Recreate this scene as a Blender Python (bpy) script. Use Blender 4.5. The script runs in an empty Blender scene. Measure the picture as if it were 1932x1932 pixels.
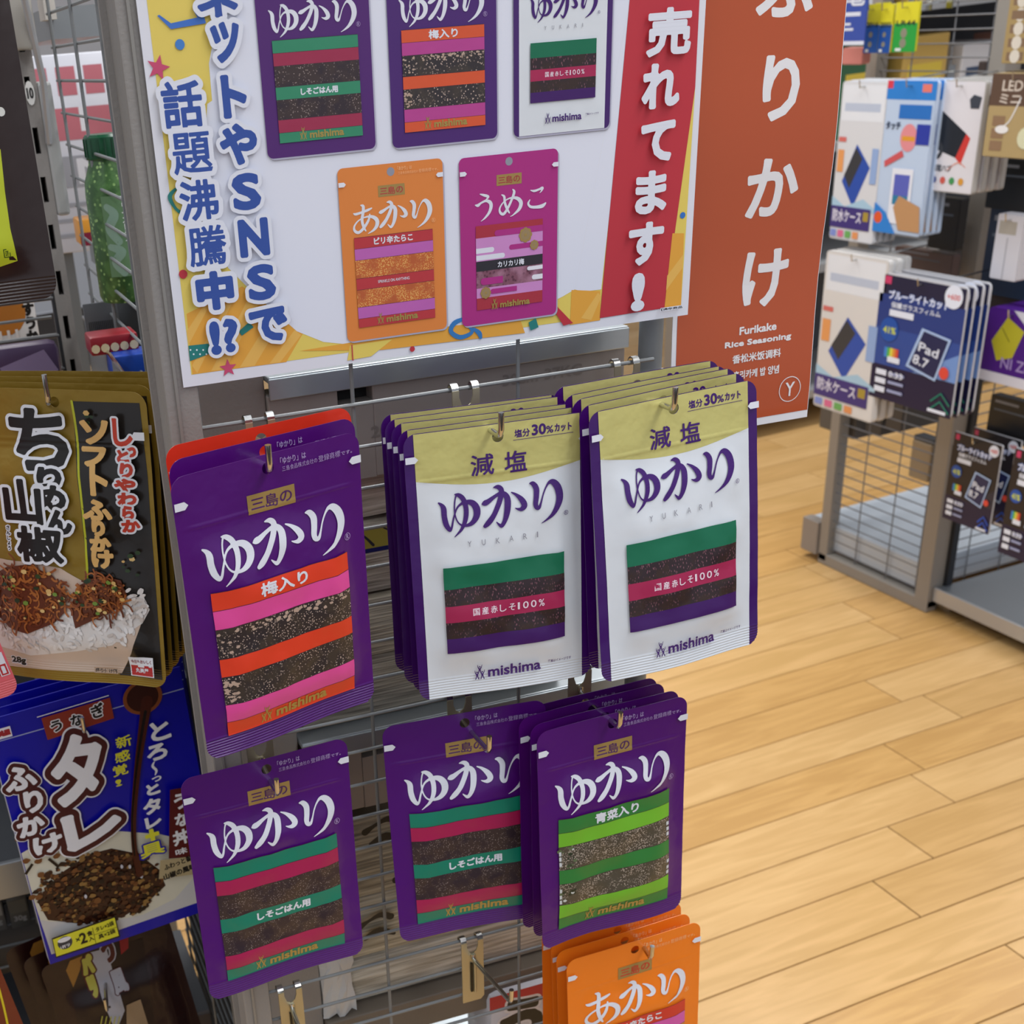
import bpy, bmesh, math, random
from mathutils import Vector, Matrix, noise
from mathutils.geometry import tessellate_polygon
random.seed(7)
sc = bpy.context.scene
COL = sc.collection
# ---------------------------------------------------------------- camera, world, lights
RES = 1932.0
FPX, CX, CY = 2391.8, 622.1, 1319.0
MF = Matrix(((0.9252074, -0.3678133, -0.0932991), (-0.2536442, -0.4165798, -0.8729982), (0.2822338, 0.8313691, -0.4787165)))
EYE = Vector((0, 0, 1.38))
cam = bpy.data.cameras.new('camera')
cam.sensor_width = 36
cam.lens = FPX / RES * 36
cam.shift_x = (RES / 2 - CX) / RES
cam.shift_y = (CY - RES / 2) / RES
cam.clip_start = 0.02
cam.dof.use_dof = True
cam.dof.focus_distance = 0.72
cam.dof.aperture_fstop = 19
co = bpy.data.objects.new('camera', cam)
COL.objects.link(co)
R = Matrix((MF[0], -MF[1], -MF[2])).transposed()
co.matrix_world = Matrix.Translation(EYE) @ R.to_4x4()
sc.camera = co
w = bpy.data.worlds.new('world')
sc.world = w
w.use_nodes = True
w.node_tree.nodes['Background'].inputs[0].default_value = (0.86, 0.90, 1.0, 1)
w.node_tree.nodes['Background'].inputs[1].default_value = 0.52
sc.view_settings.view_transform = 'Standard'
sc.view_settings.look = 'None'
sc.view_settings.exposure = 0.0
sc.view_settings.gamma = 1.0
sc.view_settings.use_curve_mapping = False
def area(name, loc, sx, sy, power, col=(1, 0.97, 0.93)):
    l = bpy.data.lights.new(name, 'AREA')
    l.shape = 'RECTANGLE'; l.size = sx; l.size_y = sy; l.energy = power; l.color = col
    o = bpy.data.objects.new(name, l)
    o.location = loc
    COL.objects.link(o)
    return o
area('ceiling_lamp', (-1.2, -0.9, 2.75), 0.28, 5.0, 42, (0.95, 0.97, 1.0))
area('ceiling_lamp', (0.9, -0.9, 2.75), 0.28, 5.0, 42, (0.95, 0.97, 1.0))
area('ceiling_lamp', (2.1, 3.0, 2.75), 5.0, 0.28, 70)
area('ceiling_lamp', (1.2, 0.9, 2.75), 0.28, 3.0, 36)

# near rack frame: x along its end panel, y into depth, z up; origin under the eye point
NR = Matrix.Translation(EYE) @ Matrix(((0.997716, 0.060149, 0.030734), (-0.06059, 0.99807, 0.013597), (-0.029857, -0.015428, 0.999435))).to_4x4()
NRI = NR.inverted()
def ray(px, py):
    return (MF.transposed() @ Vector(((px - CX) / FPX, (py - CY) / FPX, 1.0)))
def NP(px, py, y):                      # photo point on a plane of constant depth of the near rack
    d = NRI.to_3x3() @ ray(px, py)
    return d * (y / d.y)
def FP(px, py, X):                      # photo point on a plane of constant x of the room
    d = ray(px, py)
    return EYE + d * (X / d.x)

# ---------------------------------------------------------------- materials
def lin(h):
    h = h.lstrip('#')
    c = [int(h[i:i + 2], 16) / 255 for i in (0, 2, 4)]
    return tuple(v / 12.92 if v <= 0.04045 else ((v + 0.055) / 1.055) ** 2.4 for v in c) + (1,)
MATS = {}
def new(name):
    m = bpy.data.materials.new(name); m.use_nodes = True
    return m, m.node_tree.nodes, m.node_tree.links, m.node_tree.nodes['Principled BSDF']
def mat(hexc, rough=0.4, metal=0.0, bump=0, bscale=60, coat=0.0, spec=0.5, trans=0.0):
    key = (hexc, rough, metal, bump, bscale, coat, trans)
    if key in MATS: return MATS[key]
    m, n, l, b = new('surface_' + hexc.strip('#'))
    b.inputs['Base Color'].default_value = lin(hexc)
    b.inputs['Roughness'].default_value = rough
    b.inputs['Metallic'].default_value = metal
    b.inputs['Coat Weight'].default_value = coat
    b.inputs['Specular IOR Level'].default_value = spec
    if trans:
        b.inputs['Transmission Weight'].default_value = trans
        b.inputs['IOR'].default_value = 1.15
    if bump:
        tc = n.new('ShaderNodeTexCoord'); ns = n.new('ShaderNodeTexNoise'); bp = n.new('ShaderNodeBump')
        ns.inputs['Scale'].default_value = bscale; ns.inputs['Detail'].default_value = 3
        bp.inputs['Strength'].default_value = bump; bp.inputs['Distance'].default_value = 0.002
        l.new(tc.outputs['Object'], ns.inputs['Vector']); l.new(ns.outputs['Fac'], bp.inputs['Height'])
        l.new(bp.outputs['Normal'], b.inputs['Normal'])
    MATS[key] = m
    return m
def film(hexc): return mat(hexc, 0.32, 0, 0.35, 45, 0.15)
def foil(hexc): return mat(hexc, 0.36, 0.3, 0.5, 60)
def ink(hexc): return mat(hexc, 0.42, 0, 0.25, 45, 0.1)
def paper(hexc): return mat(hexc, 0.55, 0, 0.08, 8)
def specks(name, base, speck, scale, thr, second=None, stretch=1.0):
    if name in MATS: return MATS[name]
    m, n, l, b = new(name)
    tc = n.new('ShaderNodeTexCoord'); vo = n.new('ShaderNodeTexVoronoi'); mp = n.new('ShaderNodeMapping')
    mp.inputs['Scale'].default_value = (1, 1, stretch)
    vo.inputs['Scale'].default_value = scale
    cr = n.new('ShaderNodeValToRGB')
    cr.color_ramp.elements[0].position = thr; cr.color_ramp.elements[0].color = lin(speck)
    cr.color_ramp.elements[1].position = thr + 0.12; cr.color_ramp.elements[1].color = lin(base)
    l.new(tc.outputs['Object'], mp.inputs['Vector']); l.new(mp.outputs['Vector'], vo.inputs['Vector'])
    l.new(vo.outputs['Distance'], cr.inputs['Fac'])
    ns = n.new('ShaderNodeTexNoise'); ns.inputs['Scale'].default_value = 120; ns.inputs['Detail'].default_value = 4
    l.new(tc.outputs['Object'], ns.inputs['Vector'])
    mx = n.new('ShaderNodeMix'); mx.data_type = 'RGBA'
    r2 = n.new('ShaderNodeValToRGB')
    r2.color_ramp.elements[0].position = 0.45; r2.color_ramp.elements[1].position = 0.62
    l.new(ns.outputs['Fac'], r2.inputs['Fac']); l.new(r2.outputs['Color'], mx.inputs['Factor'])
    l.new(cr.outputs['Color'], mx.inputs['A']); mx.inputs['B'].default_value = lin(second or base)
    l.new(mx.outputs['Result'], b.inputs['Base Color'])
    b.inputs['Roughness'].default_value = 0.38; b.inputs['Coat Weight'].default_value = 0.2
    MATS[name] = m
    return m
S_SHISO = lambda: specks('shiso_flakes', '#3a2c2b', '#a08f8a', 900, 0.16, '#2c2029')
S_UME = lambda: specks('ume_flakes', '#2c2528', '#bda79a', 800, 0.22, '#3b322c')
S_AONA = lambda: specks('leaf_flakes', '#4a4338', '#b3a596', 900, 0.30, '#4d473a')
S_WHITE = lambda: specks('red_shiso_flakes', '#2b1c22', '#80545f', 1000, 0.20, '#33211c', 0.4)
S_AKARI = lambda: specks('roe_grains', '#c0642b', '#e0a95e', 1200, 0.34, '#b4582b')
S_UMEKO = lambda: specks('plum_pieces', '#7b4a5c', '#5a2c40', 500, 0.34, '#a07086')
def chrome(): return mat('#c9c9c6', 0.16, 1.0)
def brass(): return mat('#bdb596', 0.38, 0.75, 0.1, 30)
def steel(): return mat('#7f8283', 0.48, 0.35, 0.1, 200)
def greypaint(): return mat('#8d8985', 0.5, 0.1, 0.15, 400)

# ---------------------------------------------------------------- objects
def tag(o, label=None, cat=None, group=None, kind=None):
    if label: o['label'] = label
    if cat: o['category'] = cat
    if group: o['group'] = group
    if kind: o['kind'] = kind
    return o
def empty(name, M, label, cat, group=None, kind=None):
    o = bpy.data.objects.new(name, None)
    o.empty_display_size = 0.02
    COL.objects.link(o)
    o.matrix_world = M
    return tag(o, label, cat, group, kind)
def meshobj(name, V, F, mats, fm=None, parent=None, normals=None, smooth=False, label=None):
    me = bpy.data.meshes.new(name)
    me.from_pydata(V, [], F)
    for m in mats: me.materials.append(m)
    if fm: me.polygons.foreach_set('material_index', fm)
    if smooth or normals: me.polygons.foreach_set('use_smooth', [True] * len(F))
    me.update()
    if normals: me.normals_split_custom_set_from_vertices(normals)
    o = bpy.data.objects.new(name, me)
    COL.objects.link(o)
    if parent: o.parent = parent
    if label: o['label'] = label
    return o
class MB:
    def __init__(s): s.V, s.F, s.m, s.mats = [], [], [], []
    def mi(s, m):
        if m not in s.mats: s.mats.append(m)
        return s.mats.index(m)
    def add(s, V, F, m):
        b = len(s.V); i = s.mi(m)
        s.V += [Vector(v) for v in V]; s.F += [tuple(b + k for k in f) for f in F]; s.m += [i] * len(F)
        return s
    def box(s, x0, y0, z0, x1, y1, z1, m, bev=0.0):
        if bev <= 0:
            V = [(x, y, z) for x in (x0, x1) for y in (y0, y1) for z in (z0, z1)]
            return s.add(V, [(0, 1, 3, 2), (4, 6, 7, 5), (0, 4, 5, 1), (2, 3, 7, 6), (0, 2, 6, 4), (1, 5, 7, 3)], m)
        bm = bmesh.new()
        bmesh.ops.create_cube(bm, size=1)
        bmesh.ops.scale(bm, vec=(x1 - x0, y1 - y0, z1 - z0), verts=bm.verts)
        bmesh.ops.translate(bm, vec=((x0 + x1) / 2, (y0 + y1) / 2, (z0 + z1) / 2), verts=bm.verts)
        bmesh.ops.bevel(bm, geom=bm.edges[:], offset=bev, segments=2, affect='EDGES', profile=0.5)
        bm.verts.index_update()
        s.add([v.co.copy() for v in bm.verts], [[v.index for v in f.verts] for f in bm.faces], m)
        bm.free()
        return s
    def tube(s, pts, r, m, n=8, cap=True):
        pts = [Vector(p) for p in pts]
        V, F = [], []
        up = None
        for i, p in enumerate(pts):
            a = pts[max(i - 1, 0)]; b = pts[min(i + 1, len(pts) - 1)]
            t = (b - a).normalized()
            if up is None: up = t.orthogonal().normalized()
            up = (up - t * up.dot(t)).normalized()
            sd = t.cross(up)
            for k in range(n):
                q = 2 * math.pi * k / n
                V.append(p + (up * math.cos(q) + sd * math.sin(q)) * r)
        for i in range(len(pts) - 1):
            for k in range(n):
                F.append((i * n + k, i * n + (k + 1) % n, (i + 1) * n + (k + 1) % n, (i + 1) * n + k))
        if cap:
            F.append(tuple(range(n))[::-1]); F.append(tuple((len(pts) - 1) * n + k for k in range(n)))
        return s.add(V, F, m)
    def lathe(s, prof, c, m, n=20):
        V, F = [], []
        for r, z in prof:
            for k in range(n):
                q = 2 * math.pi * k / n
                V.append((c[0] + r * math.cos(q), c[1] + r * math.sin(q), c[2] + z))
        for i in range(len(prof) - 1):
            for k in range(n):
                F.append((i * n + k, i * n + (k + 1) % n, (i + 1) * n + (k + 1) % n, (i + 1) * n + k))
        F.append(tuple(range(n))[::-1]); F.append(tuple((len(prof) - 1) * n + k for k in range(n)))
        return s.add(V, F, m)
    def prism(s, poly, y0, y1, m):      # polygon in x,z swept along y
        n = len(poly)
        V = [(x, y0, z) for x, z in poly] + [(x, y1, z) for x, z in poly]
        T = tess([(x, z) for x, z in poly])
        F = [t for t in T] + [tuple(n + k for k in t)[::-1] for t in T]
        F += [(i, (i + 1) % n, n + (i + 1) % n, n + i) for i in range(n)]
        return s.add(V, F, m)
    def build(s, name, parent=None, smooth=False, label=None):
        o = meshobj(name, s.V, s.F, s.mats, s.m, parent, smooth=False, label=label)
        if smooth:
            o.data.polygons.foreach_set('use_smooth', [True] * len(s.F))
            try: o.data.set_sharp_from_angle(angle=0.7)
            except Exception: pass
        return o
def tess(p):
    return [tuple(t) for t in tessellate_polygon([[Vector((x, y, 0)) for x, y in p]])]
def copy_tree(o, parent=None):
    c = o.copy(); COL.objects.link(c)
    if parent: c.parent = parent
    for ch in list(o.children): copy_tree(ch, c)
    return c

# ---------------------------------------------------------------- flat print (drawn in mm, y down)
import numpy as np
TXT = {}
def text_mesh(s, off=0.0):
    off = round(off, 3)
    if (s, off) in TXT: return TXT[(s, off)]
    c = bpy.data.curves.new('t', 'FONT'); c.body = s; c.resolution_u = 3; c.offset = off
    o = bpy.data.objects.new('t', c)
    me = bpy.data.meshes.new_from_object(o)
    V = [(v.co.x, -v.co.y) for v in me.vertices]
    F = [tuple(p.vertices) for p in me.polygons]
    cnt = {}
    for f in F:
        for i in range(len(f)):
            e = (f[i], f[(i + 1) % len(f)]); k = (min(e), max(e)); cnt[k] = cnt.get(k, 0) + 1
    B = [k for k, v in cnt.items() if v == 1]
    bpy.data.objects.remove(o); bpy.data.meshes.remove(me); bpy.data.curves.remove(c)
    xs = [v[0] for v in V]; ys = [v[1] for v in V]
    TXT[(s, off)] = (V, F, B, (min(xs), min(ys), max(xs), max(ys)))
    return TXT[(s, off)]
def iso_polys(xs, ys, G, lev):
    """cells of the grid where G < lev, as non overlapping polygons"""
    H = G - lev; I = H < 0; out = []
    full = I[:-1, :-1] & I[1:, :-1] & I[1:, 1:] & I[:-1, 1:]
    anyc = (I[:-1, :-1] | I[1:, :-1] | I[1:, 1:] | I[:-1, 1:]) & ~full
    for j in range(full.shape[1]):
        col = full[:, j]; i = 0; n = len(col)
        while i < n:
            if col[i]:
                k = i
                while k < n and col[k]: k += 1
                out.append([(xs[i], ys[j]), (xs[k], ys[j]), (xs[k], ys[j + 1]), (xs[i], ys[j + 1])]); i = k
            else: i += 1
    for i, j in zip(*np.nonzero(anyc)):
        C = [(i, j), (i + 1, j), (i + 1, j + 1), (i, j + 1)]; P = []
        for k in range(4):
            a, b = C[k], C[(k + 1) % 4]; ha, hb = H[a], H[b]
            if ha < 0: P.append((xs[a[0]], ys[a[1]]))
            if (ha < 0) != (hb < 0):
                t = ha / (ha - hb); P.append((xs[a[0]] + (xs[b[0]] - xs[a[0]]) * t, ys[a[1]] + (ys[b[1]] - ys[a[1]]) * t))
        if len(P) > 2: out.append([(float(x), float(y)) for x, y in P])
    return out
def seg_field(S, x0, y0, x1, y1, cell):
    """distance to tapered segments (ax, ay, bx, by, ra, rb) on a grid"""
    nx = max(int((x1 - x0) / cell) + 2, 3); ny = max(int((y1 - y0) / cell) + 2, 3)
    xs = np.linspace(x0, x1, nx); ys = np.linspace(y0, y1, ny)
    X, Y = np.meshgrid(xs, ys, indexing='ij'); G = np.full(X.shape, 1e9)
    for ax, ay, bx, by, ra, rb in S:
        dx, dy = bx - ax, by - ay; L = dx * dx + dy * dy + 1e-12
        t = np.clip(((X - ax) * dx + (Y - ay) * dy) / L, 0, 1)
        G = np.minimum(G, np.hypot(X - ax - t * dx, Y - ay - t * dy) - (ra + (rb - ra) * t))
    return xs, ys, G
BR = {  # brush written syllables: strokes of (x, y, width) in a 100 box
 'yu': [[(1, 21, 3), (8, 27, 8), (12, 36, 12), (12, 54, 12), (15, 72, 12), (21, 84, 9), (25, 87, 5), (29, 79, 4), (35, 58, 3), (45, 37, 3.5), (59, 28, 6), (74, 27, 10), (86, 33, 14), (93, 46, 16), (91, 63, 14), (79, 77, 10), (62, 81, 5), (48, 75, 3), (40, 60, 2.5), (38, 40, 2.5), (41, 20, 2.5), (45, 8, 3)],
        [(42, 6, 2), (52, 9, 9), (62, 20, 11), (67, 42, 11), (64, 66, 10.5), (54, 86, 7), (44, 96, 4), (34, 104, 1)]],
 'ka': [[(1, 42, 2), (8, 40, 11), (16, 37, 10), (30, 29, 7), (44, 23, 7), (54, 25, 10), (60, 35, 13), (60, 50, 14), (57, 68, 13), (51, 85, 10), (43, 96, 8), (37, 93, 5), (31, 86, 1.5)],
        [(31, 8, 2), (41, 8, 9), (48, 16, 11), (45, 32, 11), (37, 50, 11), (25, 70, 11), (12, 85, 12), (4, 92, 8)],
        [(71, 24, 2), (82, 31, 6), (94, 44, 12), (99, 57, 13), (92, 64, 9), (83, 63, 4), (77, 60, 1)]],
 'ri': [[(0, 8, 3), (11, 10, 12), (20, 22, 15), (18, 40, 14), (14, 56, 13), (17, 65, 11), (25, 66, 8), (33, 54, 4), (42, 36, 3), (54, 20, 4), (66, 11, 8), (80, 13, 16), (93, 27, 20), (97, 48, 20), (88, 68, 16), (70, 86, 10), (50, 97, 5), (32, 104, 1)]],
 'a': [[(8, 27, 3), (16, 30, 8), (38, 26, 7), (62, 20, 8), (76, 15, 4)], [(36, 1, 3), (45, 6, 10), (43, 28, 10), (38, 52, 10), (42, 76, 9), (50, 92, 4)],
       [(68, 36, 4), (62, 56, 8), (44, 80, 9), (24, 95, 9), (9, 88, 9), (8, 72, 6), (24, 54, 4), (50, 44, 4), (76, 45, 10), (93, 58, 14), (93, 76, 13), (80, 92, 8), (58, 103, 1)]],
 'u': [[(30, 2, 3), (48, 8, 9), (66, 15, 9), (58, 24, 4), (50, 28, 1)], [(8, 42, 3), (20, 44, 11), (34, 36, 7), (56, 30, 9), (74, 38, 14), (78, 54, 14), (70, 75, 11), (52, 94, 7), (32, 107, 1)]],
 'me': [[(16, 18, 3), (26, 26, 9), (28, 48, 9), (36, 72, 9), (46, 90, 5)], [(60, 2, 3), (66, 12, 10), (58, 36, 9), (42, 68, 9), (24, 92, 10), (10, 86, 9), (8, 68, 6), (24, 46, 4), (50, 34, 5), (78, 38, 12), (93, 56, 15), (86, 80, 12), (62, 100, 4), (50, 105, 1)]],
 'ko': [[(22, 18, 3), (40, 22, 9), (62, 18, 8), (80, 14, 11), (74, 26, 5), (66, 32, 1)], [(18, 56, 4), (10, 70, 9), (22, 84, 10), (52, 88, 12), (80, 86, 15), (96, 76, 6)]]}
def spline(P, n=5):
    out = []
    for i in range(len(P) - 1):
        p0 = P[max(i - 1, 0)]; p1 = P[i]; p2 = P[i + 1]; p3 = P[min(i + 2, len(P) - 1)]
        for k in range(n):
            t = k / n
            out.append(tuple(0.5 * ((2 * b) + (c - a) * t + (2 * a - 5 * b + 4 * c - d) * t * t + (3 * b - a - 3 * c + d) * t ** 3) for a, b, c, d in zip(p0, p1, p2, p3)))
    out.append(tuple(P[-1]))
    return out
class Art:
    def __init__(s): s.items = []; s.layer = 1; s.part = 'print'; s.T = (1, 1, 0, 0)
    def add(s, m, polys, bump=True):
        if bump: s.layer += 1
        sx, sy, ox, oy = s.T
        for p in polys: s.items.append((s.part, m, s.layer, [(x * sx + ox, y * sy + oy) for x, y in p]))
    def rect(s, x0, y0, x1, y1, m, bump=True): s.add(m, [[(x0, y0), (x1, y0), (x1, y1), (x0, y1)]], bump)
    def poly(s, P, m, bump=True):
        s.add(m, [[P[i] for i in t] for t in tess(P)], bump)
    def circle(s, x, y, r, m, n=20, ry=None, bump=True):
        ry = ry or r
        s.add(m, [[(x + r * math.cos(2 * math.pi * k / n), y + ry * math.sin(2 * math.pi * k / n)) for k in range(n)]], bump)
    def ring(s, x, y, r, t, m, n=24, a0=0, a1=360):
        P = []
        for k in range(n):
            a = math.radians(a0 + (a1 - a0) * k / n); b = math.radians(a0 + (a1 - a0) * (k + 1) / n)
            P.append([(x + q * math.cos(c), y + q * math.sin(c)) for q, c in ((r, a), (r, b), (r - t, b), (r - t, a))])
        s.add(m, P)
    def segs(s, P, box=None, n=5, grow=0.0):
        if box:
            x0, y0, x1, y1 = box; kx = (x1 - x0) / 100; ky = (y1 - y0) / 100; kw = (kx + ky) / 2
            P = [(x0 + p[0] * kx, y0 + p[1] * ky, p[2] * kw) for p in P]
        Q = spline([(p[0], p[1], max(p[2], 0.0)) for p in P], n) if n > 1 else P
        return [(a[0], a[1], b[0], b[1], a[2] / 2 + grow, b[2] / 2 + grow) for a, b in zip(Q, Q[1:])]
    def blob(s, S, m, bump=True, cell=None):
        r = max(q[4] for q in S) + .1
        x0 = min(min(q[0], q[2]) for q in S) - r; x1 = max(max(q[0], q[2]) for q in S) + r
        y0 = min(min(q[1], q[3]) for q in S) - r; y1 = max(max(q[1], q[3]) for q in S) + r
        c = cell or max(.14, min(.5, max(x1 - x0, y1 - y0) / 60))
        xs, ys, G = seg_field(S, x0, y0, x1, y1, c)
        s.add(m, iso_polys(xs, ys, G, 0.0), bump)
    def stroke(s, P, m, box=None, bump=True, grow=0.0, n=5, fast=False):
        if n > 1 and not fast: return s.blob(s.segs(P, box, n, grow), m, bump)
        Q = spline([(p[0], p[1], max(p[2], 0.0)) for p in P], n) if n > 1 else P
        L, Rr = [], []
        for i, q in enumerate(Q):
            a = Q[max(i - 1, 0)]; b = Q[min(i + 1, len(Q) - 1)]
            dx, dy = b[0] - a[0], b[1] - a[1]; d = math.hypot(dx, dy) or 1
            h = q[2] / 2 + grow
            L.append((q[0] - dy / d * h, q[1] + dx / d * h)); Rr.append((q[0] + dy / d * h, q[1] - dx / d * h))
        s.add(m, [[L[i], L[i + 1], Rr[i + 1], Rr[i]] for i in range(len(Q) - 1)], bump)
    def brush(s, g, box, m, grow=0.12):
        S = []
        for st in BR[g]: S += s.segs(st, box, 5, grow * (box[2] - box[0]) / 28)
        s.blob(S, m, True, .34)
    def text(s, t, x0, y0, x1, y1, m, bold=0.0, halo=0.0, hm=None, rot=0.0, skew=0.0):
        small = (y1 - y0) < 4.2 and not halo
        V, F, B, (a, b, c, d) = text_mesh(t)
        kx = (x1 - x0) / max(c - a, 1e-6); ky = (y1 - y0) / max(d - b, 1e-6)
        if small and bold: V, F, B, _ = text_mesh(t, min(bold / ((kx + ky) / 2), .03))
        cx, cy = (x0 + x1) / 2, (y0 + y1) / 2
        cr, sr = math.cos(math.radians(rot)), math.sin(math.radians(rot))
        def tr(v):
            x = x0 + (v[0] - a) * kx - cx; y = y0 + (v[1] - b) * ky - cy
            x -= skew * y
            return (cx + x * cr - y * sr, cy + x * sr + y * cr)
        W = [tr(v) for v in V]
        if small or not (bold or halo):
            s.add(m, [[W[i] for i in f] for f in F]); return
        r = bold + halo + .15
        X0 = min(w[0] for w in W) - r; X1 = max(w[0] for w in W) + r; Y0 = min(w[1] for w in W) - r; Y1 = max(w[1] for w in W) + r
        cell = max(.16, min(.42, (y1 - y0) / 46)) / (s.T[0] ** .5 if s.T[0] < 1 else 1)
        xs, ys, G = seg_field([(W[i][0], W[i][1], W[j][0], W[j][1], 0, 0) for i, j in B], X0, Y0, X1, Y1, cell)
        X, Y = np.meshgrid(xs, ys, indexing='ij'); ins = np.zeros(X.shape, bool)
        for i, j in B:
            (ax, ay), (bx, by) = W[i], W[j]
            if ay == by: continue
            h = ((ay > Y) != (by > Y)) & (X < (bx - ax) * (Y - ay) / (by - ay) + ax)
            ins ^= h
        G = np.where(ins, -G, G)
        if halo: s.add(hm, iso_polys(xs, ys, G, bold + halo))
        s.add(m, iso_polys(xs, ys, G, bold))
    def vtext(s, t, xc, y0, em, m, step=None, bold=0.0, halo=0.0, hm=None, kx=0.92):
        for k, ch in enumerate(t):
            V, F, B, bb = text_mesh(ch)
            w2 = (bb[2] - bb[0]) * em * kx / 2; h2 = (bb[3] - bb[1]) * em / 2
            yc = y0 + (k + 0.5) * (step or em)
            s.text(ch, xc - w2, yc - h2, xc + w2, yc + h2, m, bold, halo, hm)
    def logo(s, x, y, h, m):              # three figures with raised arms
        k = h / 100; S = []
        for dx, dy in ((0, 0), (40, 0), (20, -46)):
            for sg in (-1, 1):
                P = [(x + (dx + sg * 17) * k, y + (dy + 30) * k, 3 * k), (x + (dx + sg * 12) * k, y + (dy + 52) * k, 7 * k), (x + (dx + sg * 3) * k, y + (dy + 68) * k, 10 * k), (x + (dx + sg * 5) * k, y + (dy + 84) * k, 8 * k), (x + (dx + sg * 12) * k, y + (dy + 104) * k, 8 * k)]
                S += s.segs(P, n=3)
            S.append((x + dx * k, y + (dy + 47) * k, x + dx * k + .01, y + (dy + 47) * k, 6 * k, 6 * k))
        s.blob(S, m, True, .14)
def area2(p): return sum(p[i][0] * p[(i + 1) % len(p)][1] - p[(i + 1) % len(p)][0] * p[i][1] for i in range(len(p)))
def cut(polys, ax, lines):
    out = []
    for p in polys:
        lo = min(q[ax] for q in p); hi = max(q[ax] for q in p)
        cur = p
        for c in lines:
            if c <= lo + 1e-5: continue
            if c >= hi - 1e-5: break
            A, Bq = [], []
            n = len(cur)
            for i in range(n):
                a, b = cur[i], cur[(i + 1) % n]
                da, db = a[ax] - c, b[ax] - c
                if da <= 0: A.append(a)
                if da >= 0: Bq.append(a)
                if da * db < 0:
                    t = da / (da - db); q = (a[0] + (b[0] - a[0]) * t, a[1] + (b[1] - a[1]) * t)
                    A.append(q); Bq.append(q)
            if len(A) > 2: out.append(A)
            cur = Bq
            if len(cur) < 3: break
        if len(cur) > 2: out.append(cur)
    return out
def place_art(art, parent, surf=None, base=0.00012, step=0.00006, names=None, off=(0, 0, 0), jit=6e-6):
    parts = {}
    for part, m, ly, p in art.items: parts.setdefault(part, []).append((m, ly, p))
    objs = []
    for part, its in parts.items():
        V, F, FM, N, mats, jn = [], [], [], [], [], 0
        for m, ly, p in its:
            if m not in mats: mats.append(m)
            k = mats.index(m); jn += 1; d = base + step * ly + (jn % 5) * jit
            pcs = cut(cut([p], 0, surf.us), 1, surf.vs) if surf else [p]
            for q in pcs:
                if area2(q) > 0: q = q[::-1]
                b = len(V)
                for u, v in q:
                    if surf:
                        P, nn = surf.at(u, v, d); V.append(P); N.append(nn)
                    else: V.append((u / 1000 + off[0], -d + off[1], -v / 1000 + off[2]))
                F.append(tuple(range(b, b + len(q)))); FM.append(k)
        objs.append(meshobj(part, V, F, mats, FM, parent, normals=N if surf else None))
    return objs

def boxer(A):
    def bx(x0, y0, x1, y1, s=1.0):
        def px2(q): return A(*q)
        cx, cy = (x0 + x1) / 2, (y0 + y1) / 2
        c = A(cx, cy); e1 = A(cx + 1, cy); e2 = A(cx, cy + 1)
        a_, b_, c_, d_ = e1[0] - c[0], e2[0] - c[0], e1[1] - c[1], e2[1] - c[1]
        det = a_ * d_ - b_ * c_; ia, ib, ic, id_ = abs(d_ / det), abs(b_ / det), abs(c_ / det), abs(a_ / det)
        D = ia * id_ - ib * ic; dx, dy = x1 - x0, y1 - y0
        w_ = (id_ * dx - ib * dy) / D; h = (ia * dy - ic * dx) / D
        w_ = max(w_, .45 * dx / ia); h = max(h, .3 * dy / id_)
        w_, h = w_ / 2 * s, h / 2 * s
        return c[0] - w_, c[1] - h, c[0] + w_, c[1] + h
    return bx
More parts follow.
